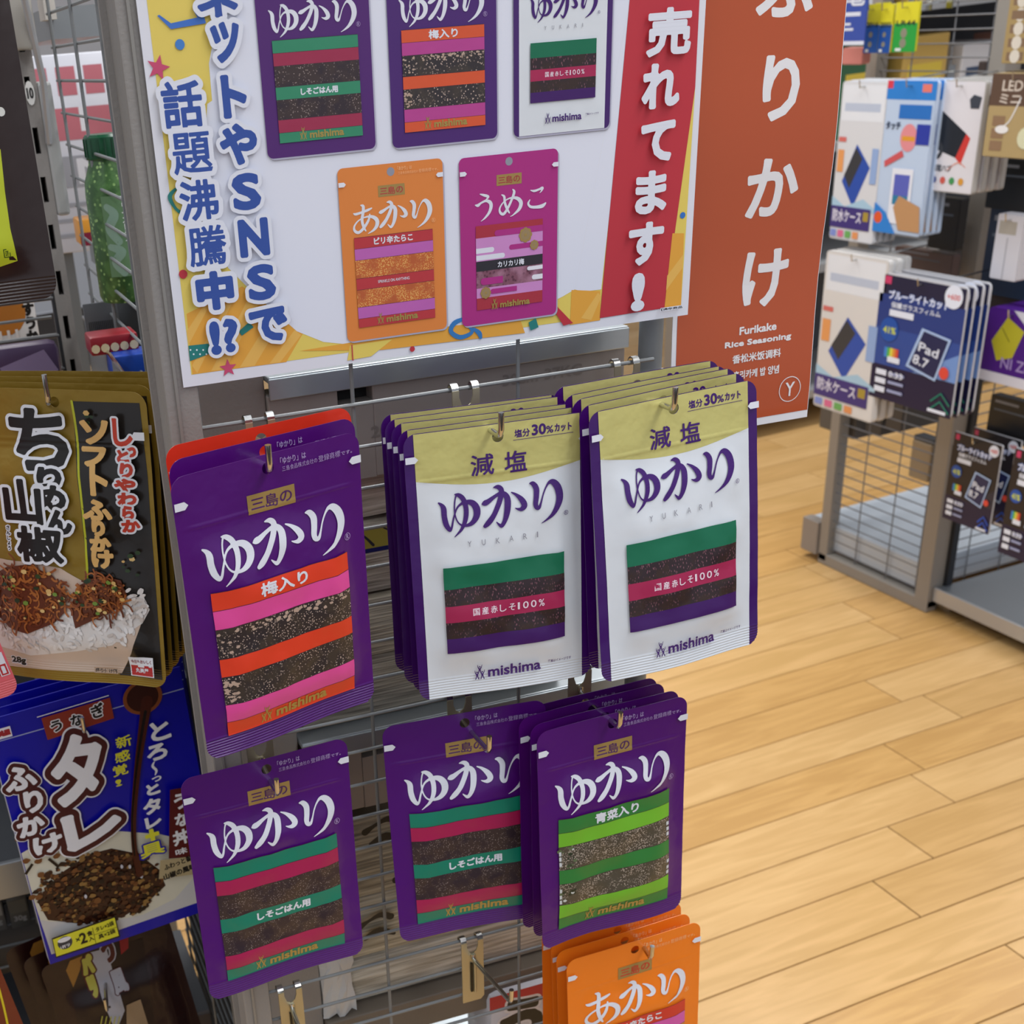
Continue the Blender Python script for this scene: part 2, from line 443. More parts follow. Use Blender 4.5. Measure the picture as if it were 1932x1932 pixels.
# ---------------------------------------------------------------- pouches
def ss(a, b, x):
    t = max(0.0, min(1.0, (x - a) / (b - a))); return t * t * (3 - 2 * t)
class Surf:
    def __init__(s, W, H, seed=0, amp=3.5, seal=13.0, top=33.0, zipv=(24, 28), wave=1.2, marg=7.0, hole=(0, 7.3), ridge=0.22):
        s.W, s.H = W, H
        s.us = sorted(set([-W / 2 + W * k / 20 for k in range(21)] + [-5.5, 5.5, 0.0]))
        s.us = [u for i, u in enumerate(s.us) if i == 0 or u - s.us[i - 1] > 0.02 or abs(u) == 5.5 or u == 0]
        vs = set([0.0, H, hole[1], hole[1] - 5.5, hole[1] + 5.5])
        v = 0.0
        while v < H - seal:
            vs.add(round(v, 3)); v += 1.0 if zipv and zipv[0] - 3 < v < zipv[1] + 3 else 5.0
        v = H - seal
        while v < H: vs.add(round(v, 3)); v += 0.42
        s.vs = sorted(vs); s.hole = hole
        s.G = []
        for u in s.us:
            r = []
            for v in s.vs:
                su = ss(0, 17, W / 2 - marg - abs(u)); sv = ss(0, 24, v - top) * ss(0, 18, H - seal - v)
                q = Vector((u / 34, v / 34, seed * 3.7))
                d = amp * su * sv * (1 + 0.35 * noise.noise(q)) + 0.9 * (0.3 + su * sv) * noise.noise(q * 2.6) * ss(0, 20, v - 12)
                se = ss(0, 5, W / 2 - marg + 3 - abs(u))
                if zipv:
                    for z in zipv: d += 0.32 * se * math.exp(-((v - z) / 0.8) ** 2)
                if v > H - seal: d += ridge * math.sin((v - H + seal) * 2 * math.pi / 1.7)
                d += wave * math.sin(u / 17 + seed) * ss(H * 0.45, H, v) + wave * 0.7 * math.sin(u / 23 + 2 * seed) * ss(0.3 * H, 0, v) * 0.6
                b = 0.35 + 0.75 * amp * su * sv
                r.append((d, b))
            s.G.append(r)
        s.N = []
        for i in range(len(s.us)):
            r = []
            for j in range(len(s.vs)):
                i0, i1 = max(i - 1, 0), min(i + 1, len(s.us) - 1); j0, j1 = max(j - 1, 0), min(j + 1, len(s.vs) - 1)
                du = (s.G[i1][j][0] - s.G[i0][j][0]) / (s.us[i1] - s.us[i0]); dv = (s.G[i][j1][0] - s.G[i][j0][0]) / (s.vs[j1] - s.vs[j0])
                r.append(Vector((-du, -1, dv)).normalized())
            s.N.append(r)
    def loc(s, a, x):
        import bisect as bs
        i = min(max(bs.bisect_right(a, x) - 1, 0), len(a) - 2)
        return i, max(0.0, min(1.0, (x - a[i]) / (a[i + 1] - a[i])))
    def at(s, u, v, off=0.0, back=False):
        i, a = s.loc(s.us, u); j, b = s.loc(s.vs, v)
        g = s.G; wts = ((i, j, (1 - a) * (1 - b)), (i + 1, j, a * (1 - b)), (i, j + 1, (1 - a) * b), (i + 1, j + 1, a * b))
        d = sum(g[x][y][0] * k for x, y, k in wts)
        n = sum((s.N[x][y] * k for x, y, k in wts), Vector())
        if back:
            bk = sum(g[x][y][1] * k for x, y, k in wts)
            return Vector((u / 1000, -(d - bk * 1.75 if bk > 0.5 else d - bk) / 1000, -v / 1000)), -n.normalized()
        return Vector((u / 1000, -d / 1000 - off, -v / 1000)), n.normalized()
    def body(s, name, m, parent, rc=8.0, mback=None):
        W, H = s.W / 2, s.H
        out = []
        for cx, cy, a0 in ((W - rc, rc, -90), (W - rc, H - rc, 0), (-W + rc, H - rc, 90), (-W + rc, rc, 180)):
            for k in range(7):
                a = math.radians(a0 + 15 * k); out.append((cx + rc * math.cos(a), cy + rc * math.sin(a)))
        hx, hy = s.hole
        cells = cut(cut([out], 0, s.us), 1, s.vs)
        cells = [c for c in cells if not (abs(sum(q[0] for q in c) / len(c) - hx) < 5.5 and abs(sum(q[1] for q in c) / len(c) - hy) < 5.5)]
        O = [(hx + 5.5 * x, hy + 5.5 * y) for x, y in ((1, 0), (1, 1), (0, 1), (-1, 1), (-1, 0), (-1, -1), (0, -1), (1, -1))]
        C = [(hx + 3.4 * math.cos(2 * math.pi * k / 16), hy + 3.4 * math.sin(2 * math.pi * k / 16)) for k in range(16)]
        for k in range(8):
            a, b, c0, c1, c2 = O[k], O[(k + 1) % 8], C[2 * k], C[2 * k + 1], C[(2 * k + 2) % 16]
            cells += [[a, c1, c0], [a, b, c1], [b, c2, c1]]
        cells = [c if area2(c) < 0 else c[::-1] for c in cells]
        idx, V, N, F = {}, [], [], []
        def vid(q, bk):
            k = (round(q[0], 2), round(q[1], 2), bk)
            if k not in idx:
                P, n = s.at(q[0], q[1], 0, bk); idx[k] = len(V); V.append(P); N.append(n)
            return idx[k]
        cnt = {}
        for c in cells:
            f = [vid(q, False) for q in c]
            f2 = [x for i, x in enumerate(f) if x != f[i - 1]]
            if len(f2) < 3: continue
            F.append(f2)
            for i in range(len(c)):
                e = (c[i], c[(i + 1) % len(c)]); ka = (round(e[0][0], 2), round(e[0][1], 2)); kb = (round(e[1][0], 2), round(e[1][1], 2))
                if ka == kb: continue
                kk = (min(ka, kb), max(ka, kb)); cnt.setdefault(kk, []).append((ka, kb))
        nf = len(F)
        for c in cells:
            f = [vid(q, True) for q in c][::-1]
            f2 = [x for i, x in enumerate(f) if x != f[i - 1]]
            if len(f2) > 2: F.append(f2)
        for v in cnt.values():
            if len(v) == 1:
                ka, kb = v[0]
                ids = (idx[kb + (False,)], idx[ka + (False,)], idx[ka + (True,)], idx[kb + (True,)])
                n_ = (V[ids[1]] - V[ids[0]]).cross(V[ids[2]] - V[ids[0]]).normalized()
                b = len(V)
                for q in ids: V.append(V[q].copy()); N.append(n_)
                F.append((b, b + 1, b + 2, b + 3))
        fm = [0] * nf + [1] * (len(F) - nf)
        return meshobj(name, V, F, [m, mback or m], fm, parent, normals=N)
def seasoning_art(a, kind, small=False):
    """front print of the rice seasoning pouches, mm"""
    wh = ink('#dde0ea'); pu = ink('#3d0d6b'); gold = mat('#a88b52', 0.45, 0.3); wt = ink('#d6dbe1')
    P = dict(shiso=('#067a62', '#a5144f', S_SHISO), ume=('#dd3c1f', '#e04a9a', S_UME), aona=('#2c7a36', '#6fb52c', S_AONA),
             akari=('#cc3226', '#cf55a8', S_AKARI), umeko=('#a62c3c', '#b0207c', S_UMEKO))
    ps = lambda: a.part
    part = (lambda n: None) if small else (lambda n: setattr(a, 'part', n))
    if kind == 'white':
        part('white_panel')
        hx, hy = 0, 7.3
        O = [(hx + 5.5 * x, hy + 5.5 * y) for x, y in ((1, 0), (1, 1), (0, 1), (-1, 1), (-1, 0), (-1, -1), (0, -1), (1, -1))]
        C = [(hx + 3.4 * math.cos(2 * math.pi * k / 16), hy + 3.4 * math.sin(2 * math.pi * k / 16)) for k in range(16)]
        ringp = []
        for k in range(8): ringp += [[O[k], C[2 * k + 1], C[2 * k]], [O[k], O[(k + 1) % 8], C[2 * k + 1]], [O[(k + 1) % 8], C[(2 * k + 2) % 16], C[2 * k + 1]]]
        fr = [[(-49, .3), (-5.5, .3), (-5.5, 20), (-49, 20)], [(5.5, .3), (49, .3), (49, 20), (5.5, 20)], [(-5.5, .3), (5.5, .3), (5.5, 1.8), (-5.5, 1.8)], [(-5.5, 12.8), (5.5, 12.8), (5.5, 20), (-5.5, 20)]]
        a.add(wt, fr + ringp + [[(-49, 20), (49, 20), (49, 164.7), (-49, 164.7)]])
        part('gold_header'); a.layer += 1
        hd = foil('#cfc77c')
        yy = lambda x: 27.5 + 6.5 * math.sin(math.pi * (49 - x) / 98)
        a.add(hd, fr + ringp, bump=False)
        for k in range(14):
            u1 = 49 - 7 * k; u0 = u1 - 7
            a.add(hd, [[(u0, 20), (u1, 20), (u1, yy(u1)), (u0, yy(u0))]], bump=False)
        a.layer += 1
        part('lettering')
        a.text('塩分', 10, 5, 19, 9.5, pu, 0.12); a.text('30', 20.5, 3.6, 28.5, 9.4, pu, 0.28); a.text('%', 29, 5.3, 33, 9.3, pu, .12); a.text('カット', 34, 4.8, 44, 9.2, pu, 0.15)
        a.rect(9, 10.6, 45, 10.9, pu)
        a.text('減', -16.5, 16.5, -3, 28.5, pu, 0.18); a.text('塩', 3.5, 17, 16.5, 29, pu, 0.18)
        for g, b in (('yu', (-37, 36, -13, 61)), ('ka', (-11.5, 34.5, 14, 60)), ('ri', (18, 35, 36, 60))): a.brush(g, b, pu)
        for k, ch in enumerate('YUKARI'): a.text(ch, -21.5 + k * 8.4, 65.6, -19.2 + k * 8.4 - (1.6 if ch == 'I' else 0), 69, mat('#8f8f99', .4))
        a.ring(39, 56.8, 1.4, .25, pu); a.text('R', 38.4, 56, 39.6, 57.7, pu)
        part('product_window')
        g1, g2 = ink('#06694a'), ink('#a3204f')
        a.rect(-37, 80, 37, 93.6, g1); a.rect(-37, 93.6, 37, 104.2, S_WHITE(), False); a.rect(-37, 104.2, 37, 114.7, g2, False)
        a.rect(-37, 114.7, 37, 125, S_WHITE(), False); a.rect(-37, 125, 37, 134.6, ink('#3b0b5e'), False)
        part('lettering')
        x = -20.5
        for ch in '国産赤しそ100%':
            wd = 3.4 if ch in '100%' else 4.0
            a.text(ch, x, 107.2, x + (wd if ch != '1' else 1.2), 111.6, ink('#ead9e4'), 0.08); x += wd + 1.5 - (1.6 if ch == '1' else 0)
        part('maker_mark')
        a.logo(-19, 146.2, 8.2, pu); a.layer += 1; a.text('mishima', -12, 147.2, 21, 153.8, pu, 0.28)
        a.text('写真はイメージです', 26, 148.6, 41, 150.6, pu, 0.03)
        for sx in (-1, 1):
            part('tear_mark' if sx < 0 else 'tear_mark.001')
            a.poly([(sx * 54.8, 12.6), (sx * 49.2, 12.6), (sx * 47.4, 14.5), (sx * 49.2, 16.4), (sx * 54.8, 16.4)], wh)
        return
    if small: P.update(shiso=('#2f8563', '#98284a', S_SHISO), ume=('#d2532c', '#b23f8c', S_UME), akari=('#b5323a', '#b85fae', S_AKARI))
    c1, c2, S = P[kind]; c1, c2 = ink(c1), ink(c2)
    tag_t = {'shiso': 'ゆかり', 'ume': 'ゆかり', 'aona': 'ゆかり', 'akari': 'あかり', 'umeko': 'うめこ'}[kind]
    part('name_label')
    a.rect(-14, 19.2, 14, 29.6, gold)
    a.text('三', -12, 21.8, -4.4, 27.2, ink('#4a1a5e') if kind in ('shiso', 'ume', 'aona') else c1, 0.12)
    a.text('島', -3.6, 21.0, 3.8, 28.0, ink('#4a1a5e') if kind in ('shiso', 'ume', 'aona') else c1, 0.06)
    a.text('の', 5, 21.6, 12, 27.4, ink('#4a1a5e') if kind in ('shiso', 'ume', 'aona') else c1, 0.08)
    part('lettering')
    gl = {'ゆかり': ('yu', 'ka', 'ri'), 'あかり': ('a', 'ka', 'ri'), 'うめこ': ('u', 'me', 'ko')}[tag_t]
    bx = [(-43, 35, -15, 61.5), (-14.5, 33, 14.5, 59.5), (19, 34.5, 40.5, 61)]
    if kind == 'umeko': bx = [(-40, 35, -15, 60), (-13, 34, 15, 59), (19, 33, 42, 57)]
    for g, b in zip(gl, bx): a.brush(g, b, wh)
    small_ink = ink('#a994c4') if kind in ('shiso', 'ume', 'aona') else ink('#f0b880')
    if kind != 'umeko':
        a.text('「' + tag_t + '」は', 7, 3.4, 22, 7.0, small_ink, 0.06)
        a.text('三島食品株式会社の', 7.6, 8.2, 28.5, 10.9, small_ink); a.text('登録商標', 29.2, 7.6, 42.5, 11, small_ink); a.text('です。', 43, 8.6, 49.8, 10.6, small_ink, 0.04)
        a.ring(43.2, 56.6, 2.1, .28, small_ink); a.text('R', 42.4, 55.3, 44.2, 57.9, small_ink, .05)
    part('product_window')
    X = 42
    if kind == 'umeko':
        a.rect(-38, 66, 38, 78, c1); a.rect(-38, 78, 38, 101, ink('#c888c4'), False); a.rect(-38, 101, 38, 111, ink('#26242c'), False)
        a.rect(-38, 111, 38, 128, S(), False); a.rect(-38, 128, 38, 138, ink('#c888c4'), False); a.rect(-38, 138, 38, 150, c1, False)
        for x0, y0, x1, y1, c in ((-38, 88, -20, 93, '#d9d9e6'), (-38, 95, -8, 100, '#d9d9e6'), (2, 88, 38, 93, '#a8277f'), (-14, 72, 38, 78, '#a8277f'), (22, 112, 38, 116, '#e0e0ea'), (28, 121, 38, 126, '#e0e0ea'), (-30, 118, -8, 125, '#a8277f'), (-20, 130, 8, 135, '#a8277f')):
            a.rect(x0, y0, x1, y1, ink(c)); a.circle(x1 if x0 < -30 else x0, (y0 + y1) / 2, (y1 - y0) / 2, ink(c), bump=False)
        for x, y, r in ((18, 80, 7.5), (28, 91, 5), (-28, 133, 6)):
            for k in range(8): a.circle(x + r * .62 * math.cos(k * .785), y + r * .62 * math.sin(k * .785), r * .4, gold, 10, bump=(k == 0))
            a.circle(x, y, r * .7, mat('#96805c', .5)); a.circle(x, y, r * .2, gold)
        part('lettering'); a.text('カリカリ梅', -14, 103, 16, 109, wh, .2)
    else:
        for y0, y1, m in ((65, 75.6, c1), (75.6, 86.6, c2), (86.6, 104, S()), (104, 115, c1), (115, 132, S()), (132, 143.3, c2), (143.3, 152.2, c1)):
            a.rect(-X, y0, X, y1, m, False)
        dk = ink('#3a2030')
        for y in (65, 75.6, 86.4, 104, 115, 132, 143.3): a.rect(-X, y - .15, X, y + .15, dk, bump=(y == 65))
        rr = random.Random(3)
        if kind == 'ume':
            be = ink('#b59c8c')
            for k in range(90):
                if k < 60:
                    x = rr.uniform(-41, 41); y = 87.6 + abs(rr.gauss(0, 2.2))
                    if x < -31: y = rr.uniform(87.5, 101)
                else: x = rr.uniform(-41, -34); y = rr.uniform(118, 130)
                r = rr.uniform(.5, 1.6); q = rr.random() * 6
                a.add(be, [[(x + r * math.cos(q + t) * rr.uniform(.7, 1.3), min(max(y + r * .7 * math.sin(q + t), 86.8), 131)) for t in (0, 1.2, 2.2, 3.4, 4.8)]], bump=(k == 0))
        if kind == 'aona':
            for k in range(26):
                x = rr.uniform(-41.5, -31); y = rr.choice((rr.uniform(88, 102.5), rr.uniform(117, 130.5))); r = rr.uniform(.6, 2)
                a.add(ink(rr.choice(('#2a3324', '#26301f', '#5d6b4a', '#c5c8c4'))), [[(x + r * math.cos(t), y + r * .8 * math.sin(t)) for t in (0, 1.3, 2.4, 3.6, 5)]], bump=(k == 0))
            for y in (90, 94, 98, 119, 124, 128): a.rect(39.5, y, 41.8, y + 2.6, ink('#c9cdd0'), bump=(y == 90)); a.rect(-41.9, y, -40.4, y + 3, ink('#c9cdd0'), False)
        part('lettering')
        t, y0, h, x0, x1 = {'shiso': ('しそごはん用', 106.6, 5.6, -17.5, 19), 'ume': ('梅入り', 66.6, 7.2, -14.5, 14.5), 'aona': ('青菜入り', 66.8, 7.2, -16, 16.5), 'akari': ('ピリ辛たらこ', 66.8, 6.6, -21, 20)}[kind]
        a.text(t, x0, y0, x1, y0 + h, wh, 0.3)
        if kind == 'akari': a.text('SPRINKLE ON ANYTHING', -19, 107.8, 15, 110.6, wh, .03)
    part('maker_mark')
    gm = mat('#b09a56', 0.35, 0.4)
    a.logo(-20, 141.2, 9, gm); a.layer += 1; a.text('mishima', -11.5, 143.8, 22.5, 149.8, gm, 0.35)
    for sx in (-1, 1):
        part('tear_mark' if sx < 0 else 'tear_mark.001')
        a.poly([(sx * 54.8, 12.8), (sx * 49.2, 12.8), (sx * 47.2, 14.9), (sx * 49.2, 17), (sx * 54.8, 17)], wh)
BODYC = dict(white='#3a0460', shiso='#4b076e', ume='#4d096e', aona='#4c0a6b', akari='#ee7d1c', umeko='#a8277f')
def pose(t, ex, ny):
    ex = Vector(ex).normalized(); ny = Vector(ny); ny = (ny - ex * ny.dot(ex)).normalized(); ez = ex.cross(ny)
    M = Matrix((ex, ny, ez)).transposed().to_4x4(); M.translation = Vector(t)
    return NR @ M
def pouch(kind, M, label, seed, group=None, amp=3.5, wave=1.2, ridge=.22):
    s = Surf(110, 165, seed, amp, wave=wave, ridge=ridge)
    r = empty('seasoning_pouch', M, label, 'pouch', group)
    s.body('pouch_body', film(BODYC[kind]), r)
    a = Art(); seasoning_art(a, kind)
    for o in place_art(a, r, s): pass
    return r
def stack_behind(front_pose, tmpl, n, dy, labels, group, jit=0.002, start=1, dx=0.0, dz=0.0, yaw=0.0):
    t, ex, ny = front_pose
    for k in range(n):
        c = copy_tree(tmpl)
        q = Vector(t) + Vector((dx * (k + 1) + random.uniform(-jit, jit), dy * (k + 1), dz * (k + 1) + random.uniform(-jit, jit) * .4))
        a = yaw * (k + 1) / n + random.uniform(-.02, .02)
        e = Vector(ex) + Vector((0, a, random.uniform(-.012, .012)))
        c.matrix_world = pose(q, e, Vector((0, 1, ny[2] * 0.6)))
        c['label'] = labels[k]; c['group'] = group

# ================================================================ setting: floor of laid planks
def floor():
    m = MB(); m.box(-4, -3, -0.03, 7, 7.5, -0.004, mat('#2b2016', 0.8))
    f = m.build('floor'); f['kind'] = 'structure'
    mats = []
    for k, (c1, c2) in enumerate((('#d6ac72', '#c89f64'), ('#d2a668', '#c2965a'), ('#d9b178', '#cca36a'), ('#d0a66c', '#c2995f'))):
        mm, n, l, b = new('plank_wood')
        tc = n.new('ShaderNodeTexCoord'); mp = n.new('ShaderNodeMapping'); mp.inputs['Scale'].default_value = (1.6, 16, 1)
        oi = n.new('ShaderNodeObjectInfo'); ad = n.new('ShaderNodeVectorMath'); ad.operation = 'ADD'
        l.new(tc.outputs['Object'], mp.inputs['Vector']); l.new(mp.outputs['Vector'], ad.inputs[0])
        sc_ = n.new('ShaderNodeMath'); sc_.operation = 'MULTIPLY'; sc_.inputs[1].default_value = 37
        l.new(oi.outputs['Random'], sc_.inputs[0]); l.new(sc_.outputs[0], ad.inputs[1])
        ns = n.new('ShaderNodeTexNoise'); ns.inputs['Scale'].default_value = 2.2; ns.inputs['Detail'].default_value = 5; ns.inputs['Distortion'].default_value = 1.6
        l.new(ad.outputs[0], ns.inputs['Vector'])
        cr = n.new('ShaderNodeValToRGB'); cr.color_ramp.elements[0].position = .40; cr.color_ramp.elements[1].position = .66
        cr.color_ramp.elements[0].color = lin(c2); cr.color_ramp.elements[1].color = lin(c1)
        l.new(ns.outputs['Fac'], cr.inputs['Fac']); l.new(cr.outputs['Color'], b.inputs['Base Color'])
        b.inputs['Roughness'].default_value = 0.28; b.inputs['Specular IOR Level'].default_value = 0.45
        mats.append(mm)
    g = 0.0013; P = 0.1095; L = 0.91; Y0 = 1.2076
    joints = {0: 1.376, 1: 1.508, 2: 1.663, 3: 1.698, 4: 1.90, 5: 1.847, 6: 2.198, 7: 2.05, 10: 2.14}
    stuff = MB(); cache = {}
    def plank(x0, x1, y0, y1):
        ln = round(x1 - x0, 3)
        mm = random.choice(mats)
        if x0 > 3.6 or x1 < 0.0 or y0 > 3.7 or y1 < 0.35:
            stuff.box(x0 + g, y0 + g, -0.004, x1 - g, y1 - g, 0, mm); return
        key = (ln, mats.index(mm))
        if key not in cache:
            q = MB(); h = .0005
            a, b, c, d = g, g, ln - g, y1 - y0 - g
            V = [(a, b, -.004), (c, b, -.004), (c, d, -.004), (a, d, -.004), (a, b, -h), (c, b, -h), (c, d, -h), (a, d, -h), (a + h, b + h, 0), (c - h, b + h, 0), (c - h, d - h, 0), (a + h, d - h, 0)]
            q.add(V, [(0, 1, 5, 4), (1, 2, 6, 5), (2, 3, 7, 6), (3, 0, 4, 7), (4, 5, 9, 8), (5, 6, 10, 9), (6, 7, 11, 10), (7, 4, 8, 11), (8, 9, 10, 11)], mm)
            o = q.build('plank', f); cache[key] = o.data
        else:
            o = bpy.data.objects.new('plank', cache[key]); COL.objects.link(o); o.parent = f
        o.location = (x0, y0, 0)
    for r in range(-16, 44):
        y0 = Y0 + P * r; y1 = y0 + P
        j = joints.get(r, 1.2 + ((r * 0.37) % 1) * L)
        x = j
        while x > -2.4: x -= L
        while x < 5.4:
            plank(x, x + L, y0, y1); x += L
    s = stuff.build('planks_beyond', f); s['kind'] = 'stuff'
floor()
m = MB(); m.box(-4, 7.5, 0, 7, 7.6, 3, mat('#c9cbd0', 0.8)); o = m.build('wall_back'); o['kind'] = 'structure'
m = MB(); m.box(7, -3, 0, 7.1, 7.6, 3, mat('#c9cbd0', 0.8)); o = m.build('wall_right'); o['kind'] = 'structure'

# ================================================================ the near rack
PITCH = 0.02563; Z0 = -0.1883; RY = 0.70; RR = 0.00125; WX = (0.2302, 0.3362)
RK = NR.copy()
rack = empty('wire_display_rack', RK @ Matrix.Translation((0.14, 0.72, -1.36)), 'grey steel rack whose wire mesh end carries the purple and white seasoning pouches', 'display rack')
OFF = Vector((0.14, 0.72, -1.36))
def nbuild(mb, name, parent=rack, off=OFF, **k):
    for v in mb.V: v -= off
    return mb.build(name, parent, **k)
gp, st = greypaint(), steel()
# front corner upright with its raised rib
m = MB(); m.box(.1185, .69, -1.30, .1372, .716, .30, gp, .0012); m.box(.1240, .6885, -1.30, .1256, .6905, .30, mat('#8e8b86', .4, .3)); m.box(.1152, .7155, -1.30, .1362, .7195, .30, gp)
nbuild(m, 'corner_upright')
rods = MB()
for k in range(-18, 42):
    z = Z0 - k * PITCH
    if z < -1.28: break
    q = MB(); q.tube([(.1375, RY, z), (.4275, RY, z)], RR, st, 8)
    nbuild(q, 'mesh_rod', smooth=True)
for x in WX + (.1385,):
    q = MB(); q.tube([(x, RY + .0024, .28), (x, RY + .0024, -1.28)], RR, st, 8); nbuild(q, 'mesh_upright_rod', smooth=True)
m = MB(); m.tube([(.4335, .714, .3), (.4335, .714, -1.33)], .0075, steel(), 20); nbuild(m, 'round_post', smooth=True)
m = MB(); m.box(.150, .760, -1.30, .1925, .79, -.12, greypaint(), .001); nbuild(m, 'inner_upright')
m = MB(); m.box(.118, .69, -1.36, .45, 1.3, -1.32, gp, .003); nbuild(m, 'base_rail')
# side mesh, seen edge on at the left
SX = 0.155
for k in range(-9, 42):
    z = .0132 - k * PITCH
    if z < -1.28: break
    q = MB(); q.tube([(SX, .80, z), (SX, 1.245, z)], RR, st, 6); nbuild(q, 'side_mesh_rod', smooth=True)
for y in (.827, .955, 1.083, 1.211):
    q = MB(); q.tube([(SX - .0024, y, .25), (SX - .0024, y, -1.28)], RR * 1.15, st, 6); nbuild(q, 'side_mesh_upright_rod', smooth=True)
# slotted upright of the left bay
m = MB()
ux0, ux1, uy = .1195, .1345, 1.222
slots = [(-.0145 - .0325 * k) * 1.222 for k in range(-4, 26)]
prev = .30
dk = mat('#0c0c0e', .7)
for zc in slots:
    m.box(ux0, uy, zc + .0105, ux1, uy + .03, prev, gp)
    m.box(ux0, uy, zc - .0105, ux0 + .0052, uy + .03, zc + .0105, gp); m.box(ux0 + .0098, uy, zc - .0105, ux1, uy + .03, zc + .0105, gp)
    m.box(ux0 + .0052, uy + .026, zc - .0105, ux0 + .0098, uy + .03, zc + .0105, dk)
    prev = zc - .0105
m.box(ux0, uy, -1.3, ux1, uy + .03, prev, gp)
nbuild(m, 'slotted_upright')
m = MB(); m.box(ux1, uy - .002, -.12, ux1 + .012, uy + .03, -.012, mat('#a9aaa8', .45, .3), .003); nbuild(m, 'bracket_plate')
pb0, pb1 = NP(22, 96, 1.19), NP(75, 97, 1.19)
m = MB(); m.box(pb0.x, uy - .03, pb0.z, pb1.x, uy - .002, pb0.z + .06, mat('#b5b0a6', .35, .4), .003); m.tube([(.131, uy - .04, .05), (.138, uy - .02, -.01), (.137, uy - .002, -.06)], .003, mat('#a9aaac', .4, .4)); nbuild(m, 'chrome_bracket', smooth=True)
m = MB()
m.prism([( .1275 + .004 * math.cos(a * .524), -.008 + .0095 * math.sin(a * .524) - .012) for a in range(12)], uy - .0025, uy - .0015, mat('#e2e2de', .5)); o_ = nbuild(m, 'round_sticker')
a_ = Art(); a_.part = 'sticker_print'; a_.text('10', 125, 16, 130, 24, mat('#1c1c1e', .5), .3)
for o2 in place_art(a_, rack, None, .0001, .0001, off=(0, uy - .0026, 0)): o2.location = -OFF
# left bay: back mesh, shelf with wire front
for k in range(-6, 40):
    z = -.184 - k * .0292 + .0292 * 6
    if k in range(6): continue
    q = MB(); q.tube([(-.35, 1.27, z), (.119, 1.27, z)], .0016, st, 6)
    if z > -1.25: nbuild(q, 'back_mesh_rod', smooth=True)
for x in (-.32, -.2, -.08, .04):
    q = MB(); q.tube([(x, 1.273, .2), (x, 1.273, -1.28)], .0014, st, 6); nbuild(q, 'back_mesh_upright_rod', smooth=True)
for z in (-.186, -.219, -.249):
    q = MB(); q.tube([(-.35, 1.205, z), (.117, 1.205, z)], .0021, mat('#6e6e6e', .4, .6), 8); nbuild(q, 'shelf_guard_rod', smooth=True)
q = MB(); q.tube([(.117, 1.205, -.15), (.117, 1.205, -.30)], .0018, mat('#3c3d3f', .4, .6), 8); nbuild(q, 'shelf_guard_end', smooth=True)
glassm = mat('#c9d2d8', 0.06, 0, 0, 60, 0, .5, .85)
m = MB(); b0 = NP(135, 605, 1.2); b1 = NP(240, 715, .905)
m.add([(.142, 1.21, b0.z), (b1.x, .905, b1.z), (b1.x - .002, .905, b1.z - .004), (.10, .905, b1.z - .006), (.142, 1.21, b0.z - .08)], [(0, 1, 4), (1, 2, 4)], mat('#9aa0a5', .2, .3))
m.tube([(.142, 1.21, b0.z), (b1.x, .905, b1.z)], .0016, chrome()); m.tube([(b1.x, .905, b1.z), (-.06, .905, b1.z - .001)], .0022, chrome()); nbuild(m, 'shelf_end_bracket', smooth=False)
# interior shelves of the gondola behind the end panel
galv = mat('#a9b1b6', .35, .7, .25, 25)
def shelf(x0, x1, y0, y1, z, name='shelf_tray', txt=True, beam=.043):
    e = empty(name, RK @ Matrix.Translation((x0, y0, z)), None, None)
    e.parent = rack; e.matrix_world = RK @ Matrix.Translation((x0, y0, z))
    q = MB(); q.box(0, 0, -.004, x1 - x0, y1 - y0, 0, galv, .001); q.box(0, -.001, -.014, x1 - x0, .001, -.001, galv, .0006); q.build('tray_top', e)
    q = MB(); bw = x1 - x0
    y = .004
    gb = mat('#96908c', .5, .1)
    n0, n1 = .045, .068
    q.box(-.0004, y, -.014 - beam, n0, y + .02, -.012, gb, .001); q.box(n1, y, -.014 - beam, bw, y + .02, -.012, gb, .001); q.box(n0, y, -.014 - beam, n1, y + .02, -.024, gb); q.box(n0, y + .012, -.026, n1, y + .02, -.012, dk)
    q.build('shelf_beam', e)
    if txt:
        a = Art(); em = mat('#8a8480', .4, .3)
        a.text('30cm-37KG', 158, 21, 215, 28, em, .25); a.text('2007 0010', 66, 41, 118, 48, em, .35); a.ring(136, 42, 4, .6, em)
        place_art(a, e, None, .0002, names=None, off=(0, y, 0))
    return e
# the shelf levels are parts of the rack and keep two levels of pieces
shelf(.193, .440, .752, 1.17, -.178, beam=.060)
shelf(.193, .452, .752, 1.17, -.4345, beam=.052)
m = MB(); m.box(.193, .80, -.245 - .001, .40, .81, -.178 - .045, mat('#7d7e80', .5)); nbuild(m, 'inner_panel')
m = MB(); m.box(.193, .86, -.66, .452, .87, -.485, mat('#5a5651', .55)); nbuild(m, 'inner_panel')
m = MB(); m.box(.193, .752, -.72, .452, 1.17, -.69, mat('#6d6459', .5), .001); nbuild(m, 'lower_shelf')
m = MB(); m.box(.40, .78, -1.3, .452, .80, -.44, greypaint(), .001); nbuild(m, 'inner_upright')
for z in (-1.0,): 
    m = MB(); m.box(.193, .752, z - .03, .452, 1.17, z, galv, .001); nbuild(m, 'lower_shelf')
